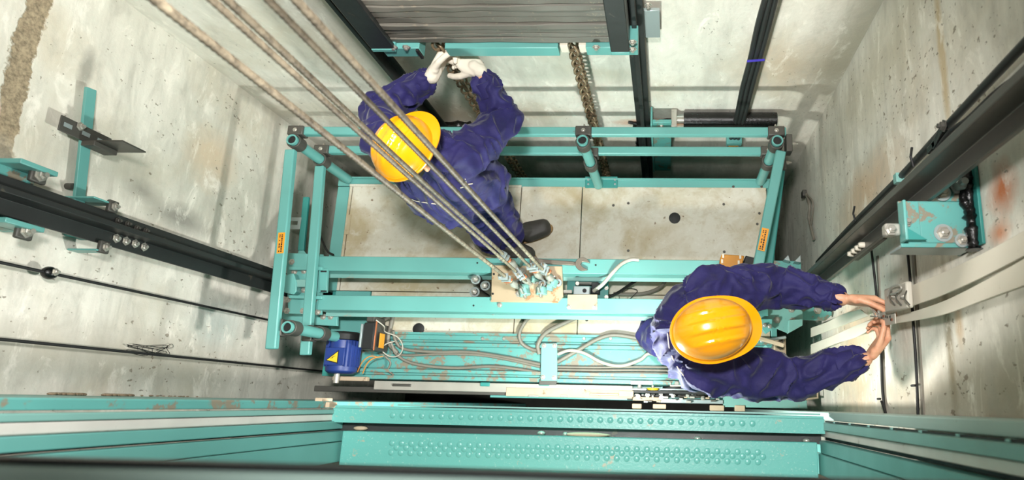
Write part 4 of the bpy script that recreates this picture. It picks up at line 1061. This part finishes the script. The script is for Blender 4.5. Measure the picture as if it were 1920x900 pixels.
for k in range(9):
    q = at_x(1652+random.uniform(0,22), 597+random.uniform(-5,4), XR-.0785)
    MB().box(q+V((-.0006,-.004,-.006)), q+V((.0,.004,.006))).build('print_mark', M['copper'] if k%3 == 0 else M['dark'], t)
t = thing('wire_tie', at_x(1642,588,XR-.13)-V((0,0,.02)), 'twisted bare wire tie pinched in the worker\'s fingers', 'wire tie')
random.seed(6)
P = [at_x(1642+random.uniform(-12,12), 588+random.uniform(-8,8), XR-.13+random.uniform(-.015,.015)) for k in range(9)]
MB().tube(spline(P, 6), .0025, 6).build('twisted_wire', M['steel'], t)
# hanging grey strap in the dark corner
t = thing('hanging_strap', at_x(1518,400,XR-.03)-V((0,0,.1)), 'grey frayed strap hanging from a dark bolt in the shadowed right corner', 'strap')
q = [at_x(x,y,XR-.02) for x,y in ((1512,365),(1518,385),(1517,410),(1522,432),(1526,448))]
MB().tube(spline(q, 6), .009, 8).build('strap_loop', M['cable'], t)
q = [at_x(x,y,XR-.02) for x,y in ((1514,366),(1524,380),(1523,405),(1520,425))]
MB().tube(spline(q, 6), .006, 8).build('strap_loop', M['cable'], t)
q = at_x(1508,364,XR-.02); MB().box(q-V((.015,.02,.03)), q+V((.01,.02,.03))).build('dark_bolt', M['dark'], t, .004)
# small junction block low on the right wall
t = tag(MB().box(at_x(1604,789,XR-.06), at_x(1636,775,XR-.002)).build('junction_block', M['tan'], bevel=.004), 'small dusty junction block low on the right wall above the landing frame', 'block')
q = at_x(1470,400,.8)

# ------------------------------------------------------------------ landing door frame below the camera: header, side posts, threshold
ZH = 1.30
def hx(px): return at_z(px, 790, ZH).x
def hy(py, z=ZH): return at_z(1100, py, z).y
fl, fr = hx(622), hx(1546)
t = thing('door_header', ((fl+fr)/2, -.12, ZH-.12), 'dimpled teal landing door header spanning the bottom of the view', 'door header')
def dimples(t, rows, x0, x1, n, z, r=.011, h=.0035):
    for j, (y, off) in enumerate(rows):
        m = MB()
        for k in range(n):
            x = x0 + (x1-x0)*(k+off)/n
            m.lathe([(r,0),(r*.8,.5),(r*.45,.85),(0,1)], (x, y, z), (0,0,h), 12)
        m.build('dimple_row', M['header'], t)
# band 1: upper flat with folded edges (y from -.03 to -.085)
MB().prism([(hy(771),ZH-.07),(hy(771),ZH-.012),(hy(775),ZH-.012),(hy(776),ZH),(hy(803),ZH),(hy(803),ZH-.03),(hy(801),ZH-.03),(hy(801),ZH-.008),(hy(778),ZH-.008),(hy(773),ZH-.07)],
     (fl, 0, 0), (0,1,0), (0,0,1), (fr-fl,0,0)).build('upper_flange', M['header'], t)
dimples(t, [(hy(787),.0)], hx(735), hx(1430), 37, ZH+.0002)
MB().box((hx(730), hy(769), ZH-.075), (fr, hy(766), ZH-.06)).build('rear_lip', M['teal_pale'], t)
MB().box((fl, hy(823,ZH-.04), ZH-.10), (fr, hy(800), ZH-.065)).build('gap_shade_channel', M['black'], t)  # teal channel coloured black to stand for the shade inside the gap
MB().prism([(hy(819,ZH-.02),ZH-.06),(hy(819,ZH-.02),ZH-.02),(hy(885,ZH-.02),ZH-.02),(hy(885,ZH-.02),ZH-.06)], (hx(640),0,0), (0,1,0), (0,0,1), (hx(1533)-hx(640),0,0)).build('lower_flange', M['header'], t, .003)
dimples(t, [(hy(840,ZH-.02),.0),(hy(848,ZH-.02),.5),(hy(858,ZH-.02),.0)], hx(735), hx(1440), 38, ZH-.0198)
for px, py, w_ in ((676,803,14),(1015,812,8),(1060,814,5),(1100,815,46),(1308,822,7),(1512,826,7)):
    MB().ball(at_z(px, py, ZH-.055), (w_*.0019, .008, .012), 12).build('mortar_lump' if w_ > 10 else 'bolt', M['tan'] if w_ > 10 else M['bolt'], t)
# front skins left and right of the opening (towards the shaft)
ZJ = 3.02
def skin(name, x0, x1, y0, y1, lab, mat='teal_dirty', z0=ZP+.01, z1=ZJ):
    return tag(MB().box((x0, y0, z0), (x1, y1, z1)).build(name, M[mat], bevel=.003), lab, 'panel', 'shaft wall panels beside the landing door')
skin('frame_panel', XL+.004, fl-.03, -.036, -.012, 'teal frame panel left of the landing header, topped with mortar crumbs')
skin('frame_panel', fr+.03, XR-.004, -.040, -.012, 'grey-teal frame panel right of the landing header', 'pale_dummy' if False else 'fore')
def strips(root, side, x, rows):
    for nm, y0, y1, dx, mt in rows:
        xa = x + dx*side
        MB().box((xa, y1, ZH-.11), (xa-side*.035, y0, ZJ)).build(nm, M[mt], root, .002)
tl_ = thing('door_jamb', (fl, -.12, ZH-.11), 'left landing door jamb of teal strips and a bare steel strip', 'door jamb', 'landing door jambs')
# side = +1: faces towards +x (left jamb)
strips(tl_, 1, fl, [('outer_strip', -.040, -.055, .004, 'teal_pale'), ('steel_strip', -.0565, -.078, .0, 'lit_steel'), ('middle_strip', -.080, -.108, .010, 'teal'),
                    ('groove', -.109, -.113, -.010, 'rubber'), ('inner_strip', -.114, -.150, .022, 'teal'), ('inner_panel', -.1515, -.22, .026, 'teal')])
tr_ = thing('door_jamb', (fr, -.12, ZH-.11), 'right landing door jamb of teal strips and a bare steel strip', 'door jamb', 'landing door jambs')
strips(tr_, -1, fr, [('outer_strip', -.046, -.072, .004, 'teal_pale'), ('steel_strip', -.0735, -.096, -.006, 'lit_steel'),
                    ('groove', -.097, -.108, -.022, 'rubber'), ('inner_strip', -.109, -.150, .006, 'teal'), ('inner_panel', -.1515, -.22, .014, 'teal')])
# slots in the right frame panel
a = at_z(1546,797,ZH)
MB().box((fr+.002, -.0445, ZH), (fr+.012, -.0405, ZJ)).build('slot_line', M['rubber'], tr_)
for k in range(7):
    MB().box((fr+.0, -.0452, ZH+.12+k*.19), (fr+.014, -.0400, ZH+.135+k*.19)).build('slot_bridge', M['teal_pale'], tr_)
# door panels in the opening below the header (seen in shade from other angles)
tag(MB().box((fl+.03, -.29, -.9), (fr-.03, -.235, ZH-.13)).build('landing_door', M['teal_dark'], bevel=.004), 'closed teal landing door leaf under the dimpled header', 'door leaf')
# threshold in front of the lens
y1_ = -.047
t = thing('threshold', (-.1, -.2, ZJ+.01), 'blurred grey-teal threshold edge across the bottom of the view', 'threshold')
e0, e1 = at_z(0, 858, 3.12), at_z(1920, 893, 3.12)
m = MB(); ye = -.052
m.prism([(-.070,3.03),(-.062,3.06),(-.062,3.105),(-.066,3.113),(-.074,3.115),(-.28,3.115),(-.28,3.03)], (XL+.01,0,0), (0,1,0), (0,0,1), (XR-XL-.02,0,0)); m.build('sill_profile', M['fore'], t)
MB().box((XL+.012, -.0615, 3.085), (XR-.012, -.0575, 3.11)).build('rubber_edge', M['black'], t)
# dusty blocks on the frame edge
t = thing('door_stop_block', at_z(603,756,ZH-.08), 'pair of small wooden blocks at the left end of the landing header', 'blocks')
for x0, x1, z in ((588,604,.02),(603,618,.0)):
    a, b = at_z(x0, 764, ZH+z), at_z(x1, 746+(8 if z==0 else 0), ZH+z)
    MB().box((a.x, a.y, ZH-.06), (b.x, b.y, ZH+z)).build('block', M['tan'], t, .003)
t2 = MB(); random.seed(21)
for k in range(70):
    px = random.choice([random.uniform(72,155), random.uniform(190,245), random.uniform(185,235), random.uniform(260,370)])
    c = at_x(px, 764, XL+.02+random.uniform(0,.06)); rr = .5 if px > 255 else 1
    t2.ball((c.x, -.0075, c.z), (random.uniform(.006,.014)*rr, .006*rr, random.uniform(.008,.022)*rr), 8)
tag(t2.build('mortar_crumbs', M['mortar']), 'crumbs of dry mortar stuck on the left teal frame panel', 'mortar', kind='stuff')

# ------------------------------------------------------------------ people
def blob(name, hulls, voxel, smooth, mat, parent, disp=None, subdiv=0):
    m = MB()
    for h in hulls: m.hull(h[0] if isinstance(h, tuple) else h, 2)
    bmesh.ops.recalc_face_normals(m.b, faces=m.b.faces[:])
    me = bpy.data.meshes.new(name); m.b.to_mesh(me); m.b.free()
    o = bpy.data.objects.new('tmp', me); COL.objects.link(o)
    r = o.modifiers.new('r', 'REMESH'); r.mode = 'VOXEL'; r.voxel_size = voxel
    if smooth:
        s_ = o.modifiers.new('s', 'SMOOTH'); s_.factor = .5; s_.iterations = smooth
    dg = bpy.context.evaluated_depsgraph_get(); dg.update()
    me2 = bpy.data.meshes.new_from_object(o.evaluated_get(dg))
    bpy.data.objects.remove(o); me2.name = name
    me2.materials.clear()
    if disp:
        co = [v.co.copy() for v in me2.vertices]; nr = [v.normal.copy() for v in me2.vertices]
        for v, c, n in zip(me2.vertices, co, nr): v.co = c + n*disp(c)
    return link_mesh(name, me2, mat, parent, sharp=70)
def folds(segs, amp, seed, tors=None, ta=.006):
    """cloth creases: rings bunching along each sleeve or leg; drapes running out from the armpits on the trunk"""
    S = [(V(a), V(b)-V(a), (V(b)-V(a)).length, r) for a, b, r in segs]
    def f(p):
        best = None
        for i, (a, d, L, r) in enumerate(S):
            t = max(0, min(1, (p-a).dot(d)/(L*L))); q = a+d*t; dd = (p-q).length - r
            if best is None or dd < best[0]: best = (dd, i, t, q, d, L, a)
        dd, i, t, q, d, L, a = best
        u = d.normalized(); rv = p-q; ref = V((0,0,1)) if abs(u.z) < .9 else V((1,0,0))
        e1 = ref.cross(u).normalized(); e2 = u.cross(e1)
        ang = math.atan2(rv.dot(e2), rv.dot(e1))
        w1 = noise.noise(V((p.x*5, p.y*5, p.z*5+seed)))*1.1
        n1 = noise.noise(V((math.cos(ang)*1.1+w1*.8, math.sin(ang)*1.1+w1*.6, t*L*12+seed*3+w1*.9)))
        n2 = noise.noise(V((math.cos(ang)*1.8+w1, math.sin(ang)*1.8+seed, t*L*24+w1)))
        rid = (1-min(1, abs(n1)*2.1))**1.25
        low = noise.noise(V((p.x*8+seed, p.y*8, p.z*8)))
        return amp*(rid*1.25-.35) + amp*.25*n2 + amp*.6*low
    g = None
    if tors:
        C = V(tors)
        def g(p):
            d = p-C; az = math.atan2(d.y, d.x)
            w1 = noise.noise(p*6+V((seed,0,0)))
            n1 = noise.noise(V((az*3.2+w1*.8, d.z*3.5, seed+w1*.5)))
            n3 = noise.noise(p*14+V((0,seed,w1)))
            return ta*((1-min(1,abs(n1)*1.9))**1.4*1.4-.4) + ta*.4*n3
    return f, g
def hand_hulls(wr, d, n, side, curls=(.5,.6,.65,.7), thumb=(.6,.6), sc=1.0, fat=0., fan=.10):
    d = V(d).normalized(); n = V(n); n = (n-d*n.dot(d)).normalized(); s = d.cross(n)*side
    H = []; k = sc
    wr = V(wr)
    pb, pf = wr+d*.012*k, wr+d*.088*k
    r = .0135*k+fat
    H.append([(pb+s*.018*k, r), (pb-s*.018*k, r), (pf+s*.028*k, r*.85), (pf-s*.030*k, r*.85), (wr+d*.05*k+s*.030*k+n*.002, r*.95), (wr+d*.05*k-s*.030*k, r*.9)])
    H.append([(wr+d*.025*k+s*.024*k+n*.008*k, .014*k+fat), (wr+d*.055*k+s*.030*k+n*.006*k, .012*k+fat)])     # ball of the thumb
    L = [(.044,.027,.021), (.048,.030,.022), (.044,.028,.021), (.035,.021,.018)]
    X = [.028, .0095, -.0095, -.028]
    for i in range(4):
        b = wr + d*(.088, .091, .088, .081)[i]*k + s*X[i]*k
        q = d*math.cos(0)+s*(1.5-i)*fan; q.normalize(); c = curls[i]; a = c*.8
        rr = (.0092,.0095,.0090,.0080)[i]*k+fat
        for j, l in enumerate(L[i]):
            dr = (q*math.cos(a)+n*math.sin(a)).normalized(); e = b+dr*l*k
            H.append([(b, rr), (e, rr*.9)]); b = e; rr *= .92; a += c*(1.1 if j == 0 else .8)
    b = wr+d*.030*k+s*.030*k+n*.006*k; a = thumb[0]
    dr = (s*math.sin(a)*.9+d*math.cos(a)*.9+n*.35).normalized(); rr = .0112*k+fat
    for j, l in enumerate((.040,.032,.026)):
        e = b+dr*l*k; H.append([(b, rr), (e, rr*.92)]); b = e; rr *= .93
        dr = (dr + (d*.5 - s*.35*thumb[1] + n*.3*thumb[1])*(.6)).normalized()
    return H
def head_hulls(c, f, up):
    """c centre of the skull, f facing direction, up crown direction"""
    f = V(f).normalized(); up = V(up); up = (up-f*up.dot(f)).normalized(); l = up.cross(f)
    H = [[(c+f*.02+up*.015, .078), (c-f*.03+up*.015, .078), (c-f*.015-up*.02, .070)],
         [(c+f*.035-up*.02, .058), (c+f*.045-up*.085, .026), (c+f*.015-up*.075+l*.032, .022), (c+f*.015-up*.075-l*.032, .022)],
         [(c+f*.092-up*.010, .007), (c+f*.110-up*.045, .011), (c+f*.085-up*.045, .012)],                         # nose
         [(c+f*.080+up*.012+l*.028, .012), (c+f*.084+up*.012-l*.028, .012)],                                    # brow
         [(c+f*.082-up*.070+l*.016, .007), (c+f*.082-up*.070-l*.016, .007)],                                    # lips
         [(c+f*.084-up*.080+l*.012, .007), (c+f*.084-up*.080-l*.012, .007)],
         [(c+f*.066-up*.100, .017), (c+f*.055-up*.100, .02)]]
    for sgn in (1, -1):
        e = c+l*sgn*.083-f*.006
        H.append([(e-up*.002, .009), (e-up*.04+f*.004, .008), (e+l*sgn*.012-f*.012+up*.008, .007), (e+l*sgn*.012-f*.012-up*.022, .007)])
    return H
def hard_hat(c, f, up, parent, size=.86, L=.150, W=.118, Hh=.125):
    f = V(f).normalized(); up = V(up); up = (up-f*up.dot(f)).normalized(); l = up.cross(f)
    m = MB(); NA, NR = 96, 26; grid = []
    def shell(off):
        rows = []
        for i in range(NR+1):
            ph = (i/NR)*PI/2; row = []
            for k in range(NA):
                a = 2*PI*k/NA; ca, sa = math.cos(a), math.sin(a)
                ex = .86
                r = math.sin(ph)**ex
                x, y = ca*L*.95*r, sa*W*1.0*r; z = math.cos(ph)**.9*Hh if ph < PI/2-1e-6 else 0
                # raised centre crest and two side ribs, fading to the rim
                fade = max(0, math.cos(ph))**.5*min(1, max(0, (L*.80-abs(x))/.03))
                def rib(y0, w_, h_): return h_*max(0, 1-((y-y0)/w_)**2)**.5 if abs(y-y0) < w_ else 0
                def step(y0, w_, h_): 
                    t_ = max(0, min(1, (w_-abs(y-y0))/.006)); return h_*t_*t_*(3-2*t_)
                z += fade*(step(0,.022,.011) + step(.056,.009,.007) + step(-.056,.009,.007))
                row.append(c + f*x*size + l*y*size + up*(z+off)*size)
            rows.append(row)
        # brim: narrow all round, a peak in front, upturned gutter
        for j, (o_, dz) in enumerate(((.006,-.004),(.014,-.007),(.020,-.008),(.023,-.006),(.022,-.011))):
            row = []
            for k in range(NA):
                a = 2*PI*k/NA; ca, sa = math.cos(a), math.sin(a)
                pk = max(0, ca)**2.2; w_ = o_*(.38 + .15*(1-abs(ca)) + 1.75*pk)
                bx, by = ca*L*.95, sa*W; nn = math.hypot(ca/L, sa/W); nx, ny = ca/L/nn, sa/W/nn
                row.append(c + f*(bx+nx*w_)*size + l*(by+ny*w_)*size + up*(dz*1.0 - pk*.010*(j/3))*size)
            rows.append(row)
        return rows
    rows = shell(0)
    vr = [[m.b.verts.new(p) for p in r_] for r_ in rows[1:]]; topv = m.b.verts.new(c+up*(Hh+.011)*size)
    for k in range(NA): m.face([topv, vr[0][k], vr[0][(k+1)%NA]])
    for A, B in zip(vr, vr[1:]):
        for k in range(NA): m.face([A[k], B[k], B[(k+1)%NA], A[(k+1)%NA]])
    o = m.build('hard_hat', M['hat'], parent, sharp=50)
    # m.build recomputes normals; give the open shell a thickness
    sd = o.modifiers.new('solid', 'SOLIDIFY'); sd.thickness = .0025; sd.offset = 0
    # headband, rear adjuster and rain slots
    hb = MB(); P = [c+f*math.cos(2*PI*k/40)*L*.80*size+l*math.sin(2*PI*k/40)*W*.80*size-up*.014 for k in range(40)]
    hb.tube(P, .007, 8, closed=True); hb.build('headband', M['rubber'], o, sharp=80)
    for sgn in (1,-1):
        sl = MB(); q = c+l*sgn*W*.915*size+up*.022*size-f*.0
        sl.bar(q-f*.014, q+f*.014, .004, .006, up); sl.build('hat_slot', M['dark'], o)
    return o
def limb(a, b, ra, rb): return [(V(a), ra), (V(b), rb)]
def boot(foot, d, parent, ln=.235):
    d = V(d).normalized(); s = V((-d.y, d.x, 0)); a = V(foot)
    o = blob('work_boot', [[(a+V((0,0,.062)), .050), (a+d*ln*.48+V((0,0,.055)), .044), (a+V((0,0,.10)), .050)],
                       [(a+d*ln*.42+s*.022+V((0,0,.050)), .040), (a+d*ln*.42-s*.022+V((0,0,.050)), .040), (a+d*(ln-.045)+s*.012+V((0,0,.048)), .043), (a+d*(ln-.045)-s*.012+V((0,0,.048)), .041)],
                       [(a+V((0,0,.10)), .052), (a+V((0,0,.20)), .056)]], .006, 4, M['boot'], parent)
    m = MB(); P = []
    for k in range(32):
        q = 2*PI*k/32; x = math.cos(q); P.append((ln*.5-.025+x*(ln/2+.030), math.sin(q)*(.052+.008*x)))
    m.prism(P, (a.x,a.y,.001), d, s, (0,0,.018)); m.build('boot_sole', M['sole'], o, .003)
    return o

def person(name, label, J, headc, face, crown, hands, feet, voxb=.0048, gloves=False, group=None):
    t = thing('person', V((J['pel'].x, J['pel'].y, .0)), label, 'person', 'workers on the car roof')
    H = head_hulls(headc, face, crown)
    H.append(limb(J['neck'], headc-V(crown).normalized()*.05-V(face).normalized()*.02, .055, .052))
    H.append([(J['shL'], .055), (J['shR'], .055), (J['chest'], .10), (J['neck'], .055)])
    H.append([(J['chest'], .12), (J['pel'], .125)])
    for S in 'LR':
        H += [limb(J['sh'+S], J['el'+S], .050, .040), limb(J['el'+S], J['wr'+S], .040, .027),
              limb(J['hip'+S], J['kn'+S], .075, .052), limb(J['kn'+S], J['an'+S], .052, .036),
              [(J['an'+S], .036), (J['an'+S]+V(feet[S])*.07-V((0,0,.055)), .026)]]
        a = hands[S]; H += hand_hulls(J['wr'+S]+ (J['wr'+S]-J['el'+S]).normalized()*.012, *a['dn'], a['side'], a['curls'], a['thumb'], a.get('sc', .98))
    blob('body', H, voxb, 2, M['skin'], t)
    # trousers
    TH = [[(J['pel']+V((0,0,.06)), .135), (J['pel'], .14), (J['hipL'], .10), (J['hipR'], .10)]]
    seg = []
    for S in 'LR':
        TH += [limb(J['hip'+S], J['kn'+S], .104, .086), limb(J['kn'+S], J['an'+S]+V((0,0,.02)), .086, .080)]
        seg += [(J['hip'+S], J['kn'+S], .09), (J['kn'+S], J['an'+S], .07)]
    TH += J.get('cuffs', [])
    f1, _ = folds(seg, .017, 3)
    blob('trousers', TH, .009, 4, M['navy'], t, f1)
    # jacket
    JH = [[(J['shL'], .072), (J['shR'], .072), (J['chest'], .135), (J['neck'], .075)] , J['trunk']]
    JH += J.get('extra', [])
    aseg = []
    for S in 'LR':
        w_ = J['wr'+S]; e_ = J['el'+S]; back = w_+(e_-w_).normalized()*.045
        JH += [limb(J['sh'+S], e_, J.get('sr', .084), J.get('er', .072)), limb(e_, back, J.get('er', .072), J.get('wr_', .046)),
               [(back, J.get('wr_', .046)), (back+(e_-w_).normalized()*.035, J.get('wr_', .046)+.005)]]
        aseg += [(J['sh'+S], e_, .07), (e_, w_, .055)]
    fa, ga = folds(aseg, .021, J['seed'], tors=J['chest'], ta=.019)
    def disp(p):
        da = min(((p-(V(a)+(V(b)-V(a))*max(0,min(1,(p-V(a)).dot(V(b)-V(a))/(V(b)-V(a)).length_squared)))).length-r) for a, b, r in aseg)
        k = max(0, min(1, da/.05)); return fa(p)*(1-k)+ga(p)*k
    jk = blob('jacket', JH, .0065, 5, M['navy'], t, disp)
    # collar
    nd = (J['neck']-J['chest']).normalized(); u = V((1,0,0)); u = (u-nd*u.dot(nd)).normalized(); v = nd.cross(u); nc = J['neck']+nd*.03
    MB().tube([nc+u*math.cos(q)*.078+v*math.sin(q)*.072+nd*.012*math.sin(q*2) for q in [2*PI*k/36 for k in range(36)]], .014, 10, closed=True).build('collar', M['navy'], jk, sharp=80)
    for S in 'LR':
        w_ = J['wr'+S]; e_ = J['el'+S]; d = (w_-e_).normalized()
        MB().cyl(w_-d*.100, w_-d*.032, J.get('wr_', .046)+.006, J.get('wr_', .046)+.003, hole=.036, seg=32).build('cuff', M['navy'], jk, .004)
    if gloves:
        for S in 'LR':
            a = hands[S]; w_ = J['wr'+S]+(J['wr'+S]-J['el'+S]).normalized()*.012
            gh = hand_hulls(w_, *a['dn'], a['side'], a['curls'], a['thumb'], a.get('sc', .98), fat=.0035)
            gh.append(limb(w_-V(a['dn'][0]).normalized()*.0, w_+V(a['dn'][0]).normalized()*.03, .033, .031))
            blob('work_glove', gh, .0038, 2, M['glove'], t)
    cn = V(crown).normalized(); fc = V(face).normalized(); fc = (fc-cn*fc.dot(cn)).normalized()
    blob('hair', [[(headc-fc*.028+cn*.01, .083), (headc-fc*.030-cn*.045, .066)]], .006, 2, M['hair'], t)
    hat = hard_hat(headc+cn*.035+fc*.004, face if abs(V(face).normalized().dot(cn)) < .1 else fc, crown, t, **J.get('hat', {}))
    for S in 'LR':
        boot(J['boot'+S], feet[S], t, J.get('boot_len', .235))
    return t, jk
def stitch(jk, pts, r, mat, name):
    """a thin seam line lying on the jacket along the given points of the photo"""
    dg = bpy.context.evaluated_depsgraph_get()
    me = jk.data; o_ = wloc(jk)
    bv = BVHTree.FromPolygons([v.co+o_ for v in me.vertices], [tuple(p.vertices) for p in me.polygons])
    P = []
    for px, py in pts:
        h = bv.ray_cast(V((0,0,CAMH)), ray(px, py).normalized())
        if h[0] is not None: P.append(h[0]+h[1]*r*.6)
    if len(P) > 2: MB().tube(P, r, 6).build(name, M[mat], jk, sharp=80)

# first worker: stands at the rear left, both gloved hands up on the chain
J = dict(seed=1.7,
    neck=at_z(785,286,1.30), chest=at_z(800,300,1.13), pel=at_z(858,350,.86),
    shL=at_z(722,268,1.24), shR=at_z(862,300,1.20),
    elL=at_z(718,205,.99), elR=at_z(946,226,.99), wrL=at_z(806,146,1.13), wrR=at_z(902,138,1.13),
    hipL=at_z(842,362,.80), hipR=at_z(886,338,.80), knL=at_z(888,398,.42), knR=at_z(925,380,.44),
    anL=at_z(928,452,.10), anR=at_z(955,440,.10), er=.080, sr=.088, wr_=.048)
J['trunk'] = [(J['chest'], .14), (J['shL']+V((.03,-.03,-.10)), .085), (J['shR']+V((-.03,-.03,-.08)), .085), (at_z(822,370,.86), .115), (at_z(868,335,.86), .13), (at_z(900,330,.86), .115)]
J['extra'] = [[(at_z(815,378,.80), .095), (at_z(850,385,.78), .10), (at_z(905,345,.80), .12)]]
J['bootL'] = V((J['anL'].x, J['anL'].y, 0)); J['bootR'] = V((J['anR'].x, J['anR'].y, 0))
hd = dict(L=dict(dn=((.45,.85,.15),(.85,-.45,-.1)), side=-1, curls=(1.0,1.05,1.1,1.1), thumb=(.7,1.0), sc=1.08),
          R=dict(dn=((-.80,.58,.05),(-.1,.1,-1)), side=1, curls=(.45,.5,.5,.55), thumb=(.8,.8), sc=1.12))
fd = dict(L=(.75,-.30,0), R=(.93,.28,0))
p1, jk1 = person('person', 'worker in navy overalls and white gloves reaching for the chain, back to the ropes', J,
    at_z(764,288,1.42), V((.45,.85,-.12)), V((-.08,.05,1)), hd, fd, gloves=True)
p1.name = 'person'
stitch(jk1, [(700,345),(715,356),(730,362),(748,368)], .0022, 'glove', 'reflective_piping')
stitch(jk1, [(766,371),(780,376),(795,379),(810,381),(824,383)], .0026, 'glove', 'reflective_piping')
stitch(jk1, [(863,352),(870,350),(878,345),(885,344)], .003, 'cable_white', 'paint_smear')
stitch(jk1, [(872,335),(874,342),(871,348)], .002, 'cable_white', 'paint_smear')

# second worker: right front, leaning to the right wall with bare hands on the belt
J = dict(seed=5.1,
    neck=at_z(1325,618,1.34), chest=at_z(1312,622,1.16), pel=at_z(1295,622,.88),
    shL=at_z(1325,548,1.26), shR=at_z(1325,690,1.26),
    elL=at_z(1448,534,1.12), elR=at_z(1482,710,1.10), wrL=at_z(1580,560,1.20), wrR=at_z(1622,674,1.20),
    hipL=at_z(1292,600,.82), hipR=at_z(1292,648,.82), knL=at_z(1330,610,.45), knR=at_z(1262,642,.42),
    anL=at_z(1330,612,.10), anR=at_z(1236,632,.10), er=.078, sr=.088, wr_=.048)
J['trunk'] = [(J['chest']+V((-.02,0,0)), .15), (J['shL']+V((-.04,-.02,-.06)), .085), (J['shR']+V((-.04,.02,-.06)), .09), (J['pel'], .16), (at_z(1305,650,.88), .15)]
J['extra'] = [[(at_z(1285,590,1.0), .10), (at_z(1285,665,1.0), .10), (J['pel']+V((-.02,0,0)), .14)]]
J['bootL'] = V((J['anL'].x, J['anL'].y, 0)); J['bootR'] = V((J['anR'].x, J['anR'].y, 0))
hd = dict(L=dict(dn=((1,-.05,-.02),(-.1,-.95,.12)), side=-1, curls=(.52,.62,.7,.8), thumb=(.35,1.1), sc=1.12),
          R=dict(dn=((.62,.76,.02),(-.76,.62,.15)), side=1, curls=(.95,1.1,1.15,1.15), thumb=(.35,1.0), sc=1.12))
fd = dict(L=(.95,.1,0), R=(-.9,-.05,0))
J['cuffs'] = [[(J['knR'], .08), (at_z(1222,628,.12), .088), (at_z(1236,634,.06), .06)]]
J['boot_len'] = .12
J['hat'] = dict(size=.90, W=.108)
p2, jk2 = person('person', 'worker in navy overalls with bare hands, bent over beside the right wall', J,
    at_z(1328,621,1.50), V((.97,.22,-.25)), V((.14,.03,1)), hd, fd)
stitch(jk2, [(1252,625),(1255,650),(1262,672),(1272,690),(1282,704)], .0022, 'glove', 'reflective_piping')
